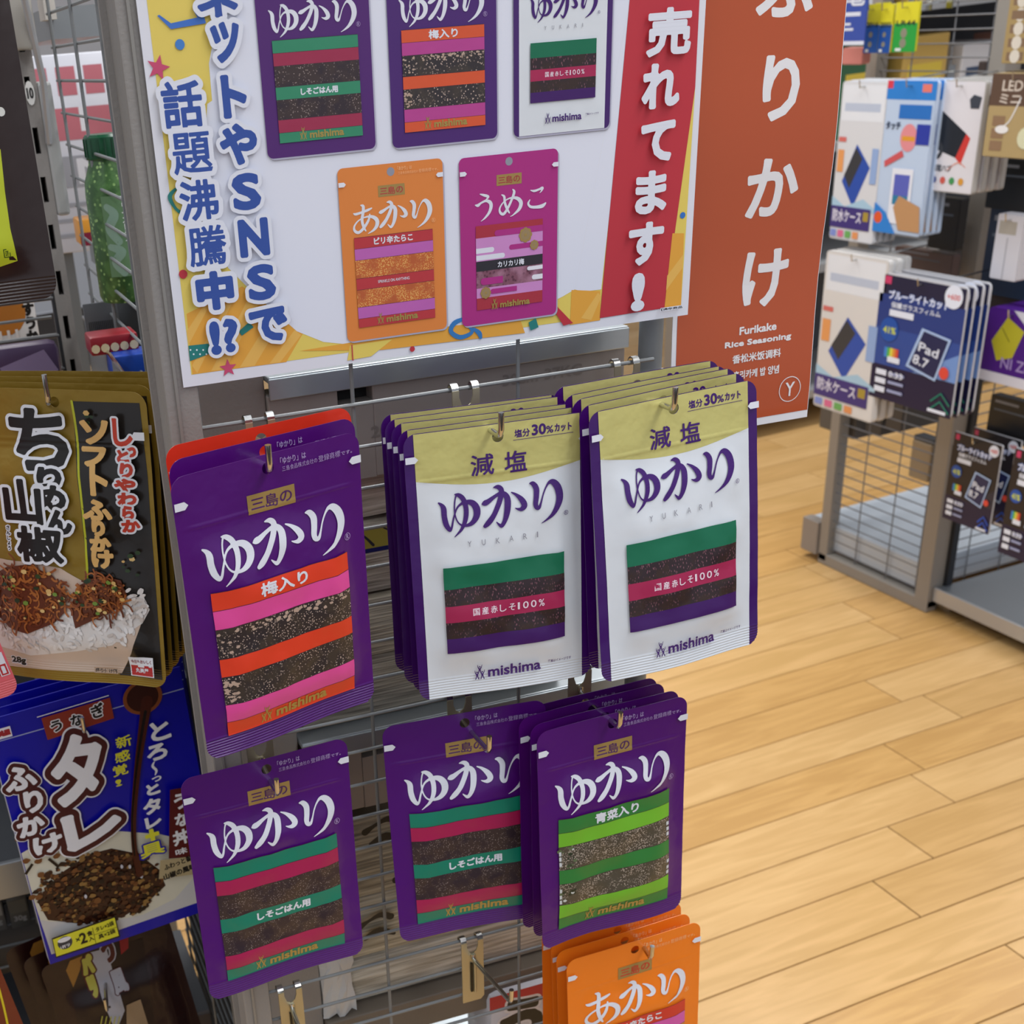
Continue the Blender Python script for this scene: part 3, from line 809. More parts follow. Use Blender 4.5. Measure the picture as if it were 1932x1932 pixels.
# shelf of the other bay seen through the side mesh
e = empty('side_shelf', RK, None, None); e.parent = rack; e.matrix_world = RK
q = MB(); q.box(.205, .83, -.182, .52, 1.55, -.178, mat('#b9bdc0', .4, .2)); q.box(.201, .83, -.204, .207, 1.55, -.177, mat('#7d8284', .4, .3)); q.build('tray_top', e)
e = empty('side_shelf', RK, None, None); e.parent = rack; e.matrix_world = RK
q = MB(); q.box(.16, 1.28, .02, .60, 1.62, .045, mat('#8e9294', .35, .5)); q.box(.155, 1.26, .035, .165, 1.3, .12, mat('#c5bfb6', .4)); q.build('tray_top', e)

def hook(x, zr, tip, tl, label, y0=None, plate=True, rod=True, L=.056):
    y0 = y0 or RY
    r = empty('display_hook', RK @ Matrix.Translation((x, y0, zr)), label, 'hook', 'chrome prong hooks on the wire mesh' if rod else 'prong hooks of the left bay')
    yf = -.0045
    if plate:
        q = MB()
        P = [(-.0088, 0), (-.0045, 0), (-.0045, -.004), (-.003, -.0085), (0, -.0105), (.003, -.0085), (.0045, -.004), (.0045, 0), (.0088, 0), (.0088, -L + .003), (.006, -L), (-.0088, -L)]
        q.prism(P, yf, yf + .001, brass()); q.box(-.0022, yf - .0012, -L + .010, -.0006, yf + .0004, -.019, mat('#3a3830', .4, .8)); q.tube([(.0012, yf - .0006, -.012), (.0012, yf - .0006, -L + .009)], .0012, brass(), 6)
        q.build('hook_plate', r)
        for s in (-1, 1):
            q = MB(); W = .0043; xa = s * .0066 - W / 2
            V = []
            for k in range(10):
                a = math.radians(180 - 24 * k) if k else math.pi
                rr = .0038
                V += [(xa, rr * math.cos(a) - .0002, rr * math.sin(a)), (xa + W, rr * math.cos(a) - .0002, rr * math.sin(a))]
            n = len(V); V2 = [(v[0], v[1] * .8, v[2] * .8) for v in V]
            F = [(2 * i, 2 * i + 1, 2 * i + 3, 2 * i + 2) for i in range(9)] + [(n + 2 * i + 2, n + 2 * i + 3, n + 2 * i + 1, n + 2 * i) for i in range(9)] + [(2 * i, 2 * i + 2, n + 2 * i + 2, n + 2 * i) for i in range(9)] + [(2 * i + 3, 2 * i + 1, n + 2 * i + 1, n + 2 * i + 3) for i in range(9)]
            q.add(V + V2, F, chrome()); q.build('rod_clip', r)
    q = MB(); t = Vector(tip) - Vector((x, y0, zr)); s0 = Vector((0, yf - .001, -.0155))
    rw = .0017
    d = (t - s0).normalized()
    pts = [Vector((0, yf - .0005, -.011)), s0 + Vector((0, 0, .001)), s0 + d * .003] + [s0 + (t - s0) * f for f in (.2, .4, .6, .8)] + [t - d * .003, t + Vector((0, 0, .0008)), t + Vector((0, -.0015, .004)), t + Vector((0, -.0018, tl))]
    q.tube(pts, rw, chrome(), 12); q.build('prong', r, smooth=True)
    q = MB(); q.box(-.0001, 0, 0, .0001, .0001, .0001, chrome())
    return r
ZK = lambda k: Z0 - k * PITCH
hook(.1718, ZK(0), (.1512, .603, -.1885), .0135, 'chrome hook holding the plum pouch, leftmost of the top row')
hook(.299, ZK(0), (.2915, .632, -.1995), .0135, 'chrome hook holding the left stack of white and gold pouches')
hook(.407, ZK(0), (.3868, .611, -.1938), .0125, 'chrome hook holding the right stack of white and gold pouches')
hook(.151, ZK(8), (.1463, .640, -.4000), .0118, 'chrome hook holding the lower left purple pouch')
hook(.2898, ZK(8), (.2800, .628, -.3965), .0118, 'chrome hook holding the middle purple pouch')
hook(.3793, ZK(8), (.3630, .615, -.3925), .0115, 'chrome hook through the green striped pouches')
hook(.295, ZK(16), (.2940, .628, -.6012), .012, 'empty chrome hook below the middle purple pouch')
hook(.1534, ZK(16), (.1470, .628, -.6012), .012, 'empty chrome hook at the bottom edge below the lower left pouch')
hook(.4233, ZK(16), (.4000, .622, -.5920), .012, 'chrome hook holding the orange pouches')

# ---------------------------------------------------------------- pouches on the hooks
PO = {'ume': ([0.1537, 0.6152, -0.1838], [0.9742, 0.2244, 0.0238], [-0.2252, 0.9737, 0.0345]),
 'whiteL': ([0.2978, 0.6497, -0.1975], [0.9908, -0.1348, 0.011], [0.1352, 0.9891, -0.0577]),
 'whiteR': ([0.3986, 0.6296, -0.1919], [0.9993, 0.0127, 0.0338], [-0.0089, 0.9939, -0.1096]),
 'shisoL': ([0.1467, 0.6642, -0.3877], [0.9961, 0.0872, -0.0138], [-0.0877, 0.9954, -0.0391]),
 'shisoC': ([0.2813, 0.668, -0.389], [0.9925, -0.121, 0.0154], [0.1217, 0.9905, -0.0638]),
 'aona': ([0.3678, 0.6303, -0.3914], [0.9988, 0.048, 0.0057], [-0.0477, 0.9978, -0.047]),
 'akari': ([0.398, 0.6400, -0.5893], [0.999, 0.02, 0.012], [-0.02, 0.998, -0.05])}
wl = pouch('white', pose(*PO['whiteL']), 'white pouch with gold top hanging foremost in the left of the two white stacks', 1, 'low salt pouches of the left stack')
wr = pouch('white', pose(*PO['whiteR']), 'white pouch with gold top hanging foremost in the right of the two white stacks', 2, 'low salt pouches of the right stack', wave=2.0)
um = pouch('ume', pose(*PO['ume']), 'purple pouch with orange and pink stripes hanging top left', 3, amp=4.2, wave=1.5, ridge=.42)
sl = pouch('shiso', pose(*PO['shisoL']), 'purple pouch with green and crimson stripes hanging lower left', 4, wave=1.4)
s2 = pouch('shiso', pose(*PO['shisoC']), 'purple pouch with green and crimson stripes in the middle below the white pouches', 5, wave=1.2)
ao = pouch('aona', pose(*PO['aona']), 'purple pouch with light and dark green stripes, foremost of its stack', 6, 'green striped pouches', amp=4.0, wave=2.2)
ak = pouch('akari', pose(*PO['akari']), 'orange pouch at the bottom edge, foremost of its stack', 7, 'orange pouches')
ordn = ['second', 'third', 'fourth', 'rearmost']
stack_behind(PO['whiteL'], wl, 4, .0082, ['white gold topped pouch, %s in the left white stack' % o for o in ordn], 'low salt pouches of the left stack', dz=.0010)
stack_behind(PO['whiteR'], wr, 4, .0105, ['white gold topped pouch, %s in the right white stack' % o for o in ordn], 'low salt pouches of the right stack', dz=.0010, yaw=-.03)
stack_behind(PO['aona'], ao, 3, .0125, ['purple green striped pouch, %s from the front of its stack' % o for o in ('second', 'third', 'fourth')], 'green striped pouches', dz=-.001)
stack_behind(PO['akari'], ak, 3, .0125, ['orange pouch, %s from the front of its stack' % o for o in ('second', 'third', 'fourth')], 'orange pouches')
stack_behind(PO['ume'], um, 1, .017, ['purple pouch peeking out behind the plum pouch top left'], 'pouches behind the plum pouch', dx=.0035, dz=.0035, jit=0)
c = copy_tree(um); c.matrix_world = pose((.1605, .652, -.1790), (.985, .17, .02), (-.17, .98, 0)); c['label'] = 'red topped pouch rearmost on the top left hook'
bm_ = c.children
for ch in list(c.children):
    if ch.name.startswith('pouch_body'):
        ch.data = ch.data.copy(); ch.data.materials.clear(); ch.data.materials.append(film('#d8321c')); ch.data.materials.append(film('#d8321c'))
    elif not ch.name.startswith('tear'):
        bpy.data.objects.remove(ch)

# ================================================================ poster on the end panel
PY = 0.688
def poster():
    tl = Vector((.1288, PY, .300))
    r = empty('sales_poster', RK @ Matrix.Translation(tl), 'large white and yellow sales poster showing five seasoning pouches', 'poster')
    def A(px, py):
        p = NP(px, py, PY); return ((p.x - tl.x) * 1000, -(p.z - tl.z) * 1000)
    def bx(x0, y0, x1, y1, s=.94):
        def px2(q): return A(*q)
        cx, cy = (x0 + x1) / 2, (y0 + y1) / 2
        c = A(cx, cy); e1 = A(cx + 1, cy); e2 = A(cx, cy + 1)
        a_, b_, c_, d_ = e1[0] - c[0], e2[0] - c[0], e1[1] - c[1], e2[1] - c[1]
        det = a_ * d_ - b_ * c_; ia, ib, ic, id_ = abs(d_ / det), abs(b_ / det), abs(c_ / det), abs(a_ / det)
        D = ia * id_ - ib * ic; dx, dy = x1 - x0, y1 - y0
        w_ = (id_ * dx - ib * dy) / D; h = (ia * dy - ic * dx) / D
        w_ = max(w_, .45 * dx / ia); h = max(h, .3 * dy / id_)
        w_, h = w_ / 2 * s, h / 2 * s
        return c[0] - w_, c[1] - h, c[0] + w_, c[1] + h
    W = (.4425 - tl.x) * 1000; H = (.300 + .1614) * 1000
    q = MB(); q.box(0, 0, -H / 1000, W / 1000, .0006, 0, paper('#dcdde6')); q.build('sheet', r)
    a = Art(); a.part = 'printed_background'
    yl, orr, bl = paper('#dfc860'), paper('#dfa13c'), paper('#2f4f9e')
    P = lambda *pts: [A(*p) for p in pts]
    x0, y1 = A(361, 706)[0], A(361, 707)[1]; x1 = A(1281, 584)[0]
    a.rect(x0, 12, x1 - 2, y1, yl)
    a.poly(P((352, 592), (457, 540), (572, 628), (540, 683), (363, 706)), orr)
    lo = paper('#e3b257')
    for k, (u, v, w_, z) in enumerate((((352, 625), (385, 575), (400, 567), (356, 650)), ((362, 690), (440, 550), (452, 543), (372, 704)), ((398, 700), (470, 560), (488, 572), (425, 697)), ((452, 693), (515, 592), (532, 604), (480, 690)), ((508, 686), (556, 622), (568, 632), (528, 684)))):
        a.poly(P(u, v, w_, z), lo, bump=(k == 0))
    white = P((422, -60), (405, 60), (394, 120), (400, 190), (391, 196), (385, 300), (398, 420), (430, 505), (470, 545), (520, 590), (560, 625), (610, 645), (660, 650), (760, 642), (850, 620), (980, 592), (1040, 570), (1060, 560), (1084, 546), (1100, 550), (1134, 546), (1200, -60))
    a.poly(white, paper('#dcdfec'))
    a.poly(P((1078, 547), (1132, 549), (1132, 604), (1075, 613)), orr); a.poly(P((1096, 600), (1128, 552), (1134, 560), (1115, 604)), lo)
    a.poly(P((565, 662), (850, 615), (980, 600), (990, 628), (720, 660)), orr)
    a.poly(P((660, 652), (740, 640), (700, 672), (655, 680)), yl)
    rd = paper('#b92f3c')
    a.poly(P((1193, -60), (1322, -60), (1311, 165), (1264, 500), (1253, 581), (1131, 600)), rd)
    a.poly(P((1311, 165), (1310, 180), (1284, 578), (1253, 581), (1264, 500)), yl)
    a.poly(P((1268, 440), (1290, 440), (1284, 578), (1253, 581)), orr); a.poly(P((1258, 520), (1288, 480), (1287, 505), (1256, 548)), lo)
    te = paper('#1f7a76')
    a.poly(P((355, 652), (393, 648), (399, 664), (393, 668), (358, 681)), te); a.poly(P((450, 625), (470, 607), (478, 617), (456, 633)), te, False)
    for k in range(7): a.circle(*A(359 + 6 * k, 660 + (k % 2) * 8), .5, paper('#dfe8ea'), 8, bump=(k == 0))
    def star(px, py, r_, m, rot=0):
        cx, cy = A(px, py)
        a.poly([(cx + (r_ if k % 2 == 0 else r_ * .42) * math.sin(rot + math.pi * k / 5), cy - (r_ if k % 2 == 0 else r_ * .42) * math.cos(rot + math.pi * k / 5)) for k in range(10)], m)
    pk = paper('#c4486e')
    star(430, 694, 5, pk); star(298, 128, 6, pk, .3)
    a.circle(*A(339, 84), 2.4, paper('#3f7cc4'), 16); a.circle(*A(1287, 406), 1.8, paper('#2f6fc0'), 14)
    a.poly(P((296, 30), (300, 28), (322, 44), (372, 33), (363, 18), (380, 14), (388, 44), (322, 55)), paper('#3d6fc2'))
    a.circle(*A(345, 517), 2.3, rd, 12)
    a.stroke([A(336, 352) + (.8,), A(320, 370) + (2.2,), A(330, 392) + (1.5,), A(345, 404) + (2,)], te)
    a.stroke([A(885, 598) + (1.2,), A(858, 608) + (2.8,), A(850, 625) + (2.6,), A(868, 636) + (2.6,), A(890, 626) + (2,), A(882, 614) + (1.4,)], paper('#2f76b8'))
    a.stroke([A(893, 620) + (1.6,), A(903, 628) + (2.8,), A(906, 636) + (2,)], paper('#2f76b8'), bump=False)
    a.poly(P((996, 608), (1010, 600), (1015, 617), (1000, 623)), te); a.poly(P((1046, 568), (1052, 580), (1080, 609), (1062, 614), (1047, 590)), rd)
    a.circle(*A(777, 658), 1.6, rd, 10); a.poly(P((662, 650), (664, 650), (666, 680), (664, 680)), rd)
    # pictured pouches
    LP = a.layer + 1
    def packet(kind, px0, py0, px1, py1, body):
        c0, c1 = A(px0, py0), A(px1, py1)
        w_ = c1[0] - c0[0]; k = w_ / 110; yb = (c0[1] + c1[1]) / 2; cx = (c0[0] + c1[0]) / 2
        a.part = 'pictured_pouch'; a.T = (1, 1, 0, 0)
        a.layer = LP
        def rr_(ox, oy, m):
            pts = []
            for sx, sy, a0 in ((w_ / 2 - 3, 3, -90), (w_ / 2 - 3, 165 * k - 3, 0), (-w_ / 2 + 3, 165 * k - 3, 90), (-w_ / 2 + 3, 3, 180)):
                for j in range(5):
                    t = math.radians(a0 + 22.5 * j); pts.append((cx + sx + 3 * math.cos(t) + ox, yb - 165 * k + sy + 3 * math.sin(t) + oy))
            a.add(m, [pts])
        rr_(.8, .9, paper('#a9a8bc')); rr_(0, 0, paper(body))
        if kind != 'white' : a.circle(cx, yb - 165 * k + 7.5 * k, 2.2, paper('#8d8f9e'), 14)
        a.T = (k, k, cx, yb - 165 * k)
        keep = a.part; seasoning_art(a, kind, True); a.T = (1, 1, 0, 0); a.layer += 1
    packet('shiso', 505, 303, 708, 277, '#4c1c6b'); packet('ume', 740, 282, 937, 258, '#451c6c'); packet('white', 968, 260, 1148, 240, '#3f1a66')
    packet('akari', 655, 645, 842, 619, '#d9803a'); packet('umeko', 871, 617, 1048, 591, '#a6267c')
    a.part = 'lettering'; wh = paper('#dcdfea')
    for ch, b in zip('ネッ', ((368, -34, 448, 34), (395, 41, 453, 119))): a.text(ch, *bx(*b), bl, .9, 2.4, wh)
    for ch, b in (('ト', (416, 141, 464, 222)), ('や', (412, 232, 485, 312)), ('S', (436, 326, 490, 396)), ('N', (448, 411, 506, 484)), ('S', (465, 497, 518, 566)), ('で', (468, 577, 541, 646))):
        a.text(ch, *bx(*b), bl, 1.15, 2.0, wh)
    for ch, b in (('話', (299, 149, 385, 245)), ('題', (318, 245, 402, 332)), ('沸', (333, 335, 414, 419)), ('騰', (349, 420, 430, 505)), ('中', (367, 509, 440, 585))):
        a.text(ch, *bx(*b), bl, {'中': 1.3, '話': .6, '沸': .55}.get(ch, .38), 2.4, wh)
    a.text('!', *bx(395, 607, 413, 666), bl, 1.3, 1.8, wh); a.text('?', *bx(420, 600, 447, 662), bl, 1.1, 1.8, wh)
    for ch, b in (('売', (1214, 12, 1301, 108)), ('れ', (1206, 118, 1278, 206)), ('て', (1204, 227, 1268, 306)), ('ま', (1194, 320, 1253, 404)), ('す', (1181, 416, 1247, 501))):
        a.text(ch, *bx(*b), wh, 1.2 if ch != '売' else 1.0)
    a.text('!', *bx(1189, 516, 1209, 584), wh, 1.6)
    b = bx(1241, 574, 1282, 586, 1.0); a.rect(b[0], b[1], b[2], b[3], wh); a.text('【通年商品', b[0] + .5, b[1] + .4, b[2], b[3] - .2, paper('#1c1c22'), .12)
    place_art(a, r, None, .00005, .00003)
    # taped corners
    q = MB(); q.box(.001, -.0009, -.012, .02, -.0001, -.002, mat('#e8e8ee', .2)); q.build('tape', r)
poster()
def banner():
    Y = .7055; x0, x1 = .4440, .5488; zb = NP(1522, 785, Y).z
    tl = Vector((x0, Y, .30))
    r = empty('hanging_banner', RK @ Matrix.Translation(tl), 'orange vertical banner with white furikake lettering beside the poster', 'banner')
    H = .30 - zb
    q = MB()
    n = 24; V = []; F = []
    W = x1 - x0
    wv = lambda z: .0012 * math.sin(z * 38) * min(1, -z * 4)
    for i in range(n + 1):
        z = -H * i / n
        V += [(0, wv(z), z), (W, wv(z) * 1.3, z), (0, wv(z) + .0005, z), (W, wv(z) * 1.3 + .0005, z)]
    for i in range(n):
        b = 4 * i; F += [(b, b + 4, b + 5, b + 1), (b + 2, b + 3, b + 7, b + 6), (b, b + 2, b + 6, b + 4), (b + 1, b + 5, b + 7, b + 3)]
    F += [(0, 1, 3, 2), (4 * n, 4 * n + 2, 4 * n + 3, 4 * n + 1)]
    q.add(V, F, mat('#dfe0e6', .4)); q.build('sheet', r)
    class BS:
        us = [0, W * 500, W * 1000]; vs = [1000 * H * i / n for i in range(n + 1)]
        def at(s, u, v, d, back=False):
            z = -v / 1000; i = min(int(-z / H * n), n - 1); t = -z / H * n - i; za, zb_ = -H * i / n, -H * (i + 1) / n
            y = wv(za) * (1 - t) + wv(zb_) * t; y *= 1 + .3 * u / 1000 / W
            return Vector((u / 1000, y - d, z)), Vector((0, -1, (wv(zb_) - wv(za)) * n / H * -1)).normalized()
    def A(px, py):
        p = NP(px, py, Y); return ((p.x - tl.x) * 1000, -(p.z - tl.z) * 1000)
    bx = boxer(A)
    a = Art(); a.part = 'printed_field'; og = mat('#b24f28', .25, 0, .1, 10, .3); wh = mat('#e4e2e4', .35)
    a.rect(3.2, 1, W * 1000 - .5, H * 1000 - 5, og)
    a.part = 'lettering'
    for ch, b in (('ふ', (1430, -75, 1540, 32)), ('り', (1436, 104, 1509, 227)), ('か', (1406, 296, 1506, 410)), ('け', (1402, 470, 1489, 581))): a.text(ch, *bx(*b), wh, 1.2)
    a.text('Furikake', *bx(1396, 608, 1466, 632), wh, .25); a.text('Rice Seasoning', *bx(1368, 628, 1493, 660), wh, .25)
    a.text('香松米饭调料', *bx(1373, 654, 1481, 689, .85), wh, .15); a.text('후리카케 밥 양념', *bx(1371, 684, 1479, 720, .8), wh, .15)
    c = A(1487, 733); a.ring(c[0], c[1], 8.3, .5, wh, 32); a.text('Y', c[0] - 3.4, c[1] - 4.4, c[0] + 3.4, c[1] + 4.4, wh, .15)
    place_art(a, r, BS(), .0001, .00004)
    t = empty('cable_tie', RK @ Matrix.Translation((.4335, .714, -.2)), 'clear cable tie round the post under the poster', 'cable tie')
    q = MB(); q.tube([(.0093 * math.cos(k * .35), .0093 * math.sin(k * .35), 0) for k in range(19)], .0014, mat('#dfe0e0', .3), 6); q.tube([(.008, -.004, 0), (.014, -.006, .001), (.017, -.004, .003), (.015, -.002, .004)], .0009, mat('#dfe0e0', .3), 6); q.build('strap', t)
banner()

# ================================================================ goods inside the rack, behind the wire mesh
def stripes(name, c1, c2, scale):
    if name in MATS: return MATS[name]
    m, n, l, b = new(name)
    tc = n.new('ShaderNodeTexCoord'); mp = n.new('ShaderNodeMapping'); mp.inputs['Scale'].default_value = (5, 5, scale)
    ns = n.new('ShaderNodeTexNoise'); ns.inputs['Scale'].default_value = 3; ns.inputs['Detail'].default_value = 3
    cr = n.new('ShaderNodeValToRGB'); cr.color_ramp.elements[0].position = .38; cr.color_ramp.elements[1].position = .6
    cr.color_ramp.elements[0].color = lin(c1); cr.color_ramp.elements[1].color = lin(c2)
    l.new(tc.outputs['Object'], mp.inputs['Vector']); l.new(mp.outputs['Vector'], ns.inputs['Vector']); l.new(ns.outputs['Fac'], cr.inputs['Fac']); l.new(cr.outputs['Color'], b.inputs['Base Color'])
    bp = n.new('ShaderNodeBump'); bp.inputs['Strength'].default_value = .5; bp.inputs['Distance'].default_value = .002
    l.new(ns.outputs['Fac'], bp.inputs['Height']); l.new(bp.outputs['Normal'], b.inputs['Normal'])
    b.inputs['Roughness'].default_value = .3
    MATS[name] = m
    return m
def block(name, x0, y0, z0, x1, y1, z1, m, label, cat, group=None, bev=.003, tilt=0.0, art=None, near=True, body='wrapped_bundle'):
    M = RK @ Matrix.Translation((x0, y0, z0)) @ Matrix.Rotation(tilt, 4, 'Y')
    r = empty(name, M, label, cat, group)
    q = MB(); q.box(0, 0, 0, x1 - x0, y1 - y0, z1 - z0, m, bev); q.build(body, r, smooth=True)
    if art:
        a = Art(); a.T = (1, 1, 0, -(z1 - z0) * 1000); art(a, (x1 - x0) * 1000, (z1 - z0) * 1000)
        a.T = (1, 1, 0, 0)
        for o_ in place_art(a, r, None, .0002, .00004): tag(o_, kind='stuff' if o_.name.startswith('brush_marks') else None)
    return r
ps1 = stripes('paper_stack', '#7d776a', '#c9c2ae', 260)
def art_label(a, w_, h):
    a.part = 'wrapper_print'
    a.rect(6, 3, w_ - 6, 17, mat('#a59d45', .4)); a.rect(6, 17, w_ - 6, 20, mat('#1b1f66', .4))
    for k in range(9): a.stroke([(10 + k * 20, 4, 1), (16 + k * 20, 8, 1.5), (22 + k * 20, 15, 2)], mat('#2c2b3a', .5), bump=(k == 0))
    a.poly([(8, 23), (30, 23), (18, 36), (8, 38)], mat('#1c1c20', .4)); 
def art_black(a, w_, h):
    a.part = 'brush_marks'
    bk = mat('#151515', .4)
    for x, y in ((40, 14), (96, 12), (150, 16), (62, 64), (118, 60), (30, 100), (90, 104), (160, 96)):
        a.stroke([(x, y, 6), (x + 8, y - 4, 3), (x + 18, y - 7, 5), (x + 26, y - 3, 6)], bk, bump=False)
        a.stroke([(x + 4, y + 12, 4), (x + 16, y + 8, 7), (x + 28, y + 14, 3)], bk, bump=False)
block('chopstick_pack', .1985, .768, -.432, .402, .93, -.385, ps1, 'bundle of thin beige sticks behind the mesh, lowest of the pile between the pouches', 'pack', 'beige packs on the middle shelf level')
block('chopstick_pack', .1985, .764, -.384, .400, .93, -.340, ps1, 'bundle of thin beige sticks behind the mesh, second from below of its pile', 'pack', 'beige packs on the middle shelf level')
block('chopstick_pack', .1985, .770, -.339, .398, .93, -.289, stripes('paper_stack_b', '#8d877a', '#d0cabc', 200), 'yellow and navy labelled beige pack behind the mesh', 'pack', 'beige packs on the middle shelf level', art=art_label)
block('chopstick_pack', .1985, .775, -.288, .396, .93, -.252, stripes('paper_stack_c', '#aaa598', '#dad6cc', 120), 'topmost pale pack of the pile behind the mesh', 'pack', 'beige packs on the middle shelf level', tilt=-.03)
ps2 = stripes('grey_film_stack', '#6c675c', '#aca592', 160)
block('paper_pack', .1985, .762, -.585, .440, .93, -.512, ps2, 'grey brown pack with black brush marks behind the lower mesh', 'pack', 'grey packs on the lower shelf level', art=art_black)
block('paper_pack', .1985, .766, -.645, .440, .93, -.586, stripes('film_b', '#8d8674', '#c4bca6', 160), 'beige wrapped pack under the black marked one behind the lower mesh', 'pack', 'grey packs on the lower shelf level')
block('paper_pack', .206, .766, -.6895, .438, .90, -.646, stripes('film_c', '#9a9384', '#cfc8b8', 120), 'pale beige wrapped pack at the bottom of the pile beside the empty hook', 'pack', 'grey packs on the lower shelf level', bev=.006)
q = MB()
cr_ = mat('#c3c3c1', .18, 0, .8, 60)
block_root = empty('clear_wrapper', RK @ Matrix.Translation((.192, .757, -.688)), 'crumpled clear plastic wrapping at the left end of the beige packs', 'wrapper')
rw_ = random.Random(4); V = []; F = []
for i in range(9):
    for j in range(7):
        V.append((.001 + .026 * j / 6 + rw_.uniform(-.002, .002), rw_.uniform(-.003, .0) + abs(j - 3) * .0012, .100 * i / 8 + rw_.uniform(-.003, .003)))
for i in range(8):
    for j in range(6): F.append((i * 7 + j, i * 7 + j + 1, i * 7 + j + 8, i * 7 + j + 7))
n_ = len(V); V += [(x, .006, z) for x, y, z in V]; F += [tuple(k + n_ for k in f[::-1]) for f in F]
q.add(V, F, cr_); q.build('crumpled_film', block_root)
def art_red(a, w_, h):
    a.part = 'wrapper_print'
    rd = mat('#b52430', .3); bk = mat('#151415', .35); wt = mat('#d9d9de', .3)
    a.poly([(0, 0), (w_, 0), (w_, 12), (40, 16), (0, 14)], rd)
    for g, x, c in (('う', 12, bk), ('と', 52, bk), ('く', 92, bk)):
        a.text(g, x, 12, x + 34, 62, c, 3.2, 2.4, wt)
    a.poly([(100, 20), (150, 14), (150, 40), (120, 50)], rd)
block('noodle_bag', .330, .745, -.80, .452, .80, -.703, mat('#cfcfd6', .25, 0, .5, 40), 'red and white bag with black brush lettering below the empty hook', 'bag', bev=.008, art=art_red, body='bag_body')
m = MB(); m.box(.2005, .792, -1.28, .207, 1.24, -.30, mat('#3c3e40', .5, .2)); m.box(.160, 1.235, -1.28, .207, 1.24, -.2, mat('#43464a', .5, .2)); nbuild(m, 'inner_panel')

# jar on the side shelf
def jar():
    b = NP(232, 545, 1.07); X, Y = b.x + .005, 1.09
    zt = NP(222, 300, 1.07).z; zc = NP(222, 252, 1.07).z; zb = -.1775
    R_ = .0215
    r = empty('spice_jar', RK @ Matrix.Translation((X, Y, zb)), 'clear jar of freeze dried green onions with dark green cap behind the side mesh', 'jar')
    h = zt - zb
    green = specks('onion_rings', '#2e5423', '#8fb36a', 240, .22, '#466f35')
    q = MB(); q.lathe([(R_ * .9, .001), (R_, .006), (R_, h * .75), (R_ * .96, h * .85), (R_ * .72, h * .97), (R_ * .7, h)], (0, 0, 0), green, 24); q.build('jar_body', r, smooth=True)
    q = MB(); hc = zc - zt; q.lathe([(R_ * .76, 0), (R_ * .78, .001), (R_ * .78, hc - .002), (R_ * .7, hc)], (0, 0, h), mat('#0d4a2c', .25), 24)
    for k in range(18):
        a_ = k * math.pi / 9; q.box(R_ * .78 * math.cos(a_) - .0006, R_ * .78 * math.sin(a_) - .0006, h + .002, R_ * .78 * math.cos(a_) + .0006, R_ * .78 * math.sin(a_) + .0006, h + hc - .003, mat('#0a3d24', .25))
    q.build('cap', r, smooth=True)
    class Cy:
        us = [k * 3 for k in range(-8, 9)]; vs = [k * 6 for k in range(0, 20)]
        def at(s, u, v, d, back=False):
            t = u / 1000 / R_; n = Vector((math.sin(t), -math.cos(t), 0)); return n * (R_ + d) + Vector((0, 0, h - v / 1000)), n
    a = Art(); a.part = 'label'; lb = mat('#7e9a86', .3); H_ = h * 1000
    a.poly([(-13, 26), (8, 26), (8, H_ - 22), (-13, H_ - 22)], mat('#5b7d55', .3))
    a.stroke([(-9, 34, 5), (-4, 40, 7), (-9, 50, 7), (-3, 60, 6)], lb); a.stroke([(-10, 64, 5), (-2, 68, 7), (-8, 76, 6), (-2, 84, 6)], lb, bump=False)
    a.vtext('フリーズドライ', 4.2, 26, 5.2, mat('#d5dad4', .3), bold=.15)
    place_art(a, r, Cy(), .0002, .00004)
jar()
def flat_item(name, px, y, th, col, label, cat, art=None, group=None, near=True, body='body', bev=.002, rough=.35):
    """px: x0,y0,x1,y1 photo box on the plane of depth y of the near rack"""
    x0, y0, x1, y1 = px
    a0 = NP((x0 + x1) / 2, y0, y); a1 = NP((x0 + x1) / 2, y1, y); b0 = NP(x0, (y0 + y1) / 2, y); b1 = NP(x1, (y0 + y1) / 2, y)
    r = empty(name, RK @ Matrix.Translation((b0.x, y, a0.z)), label, cat, group)
    w_, h = (b1.x - b0.x), (a0.z - a1.z)
    q = MB(); q.box(0, 0, -h, w_, th, 0, mat(col, rough), min(bev, th * .4)); q.build(body, r, smooth=True)
    if art:
        a = Art(); a.part = 'printed_face'; art(a, w_ * 1000, h * 1000); place_art(a, r, None, .0002, .00005)
    return r
def art_board(a, w_, h):
    pk = mat('#b96a75', .5); gy = mat('#9b9ca3', .5); wt = mat('#dcdce2', .5)
    for k in range(5): a.rect(w_ * .05 + k * w_ * .19, h * .06, w_ * .18 + k * w_ * .19, h * .2, pk, k == 0)
    a.rect(0, h * .26, w_, h * .42, pk)
    for k in range(4): a.rect(w_ * .12 + k * w_ * .24, h * .26, w_ * .16 + k * w_ * .24, h * .38, wt, k == 0)
    a.rect(0, h * .50, w_, h * .66, gy)
    a.text('ME', w_ * .3, h * .52, w_ * .75, h * .64, wt, 1.2)
    for k in range(3): a.rect(0, h * (.74 + k * .08), w_, h * (.76 + k * .08), gy, k == 0)
flat_item('sign_board', (60, 96, 330, 470), 1.75, .012, '#d3d4dc', 'white and pink sign board with grey letters seen through the side mesh', 'sign', art_board)
sb = [o for o in bpy.data.objects if o.name == 'sign_board'][0]
q = MB()
for x in (.02, .12): q.box(x, .012, -1.66, x + .012, .024, -.02, steel())
q.build('stand', sb)
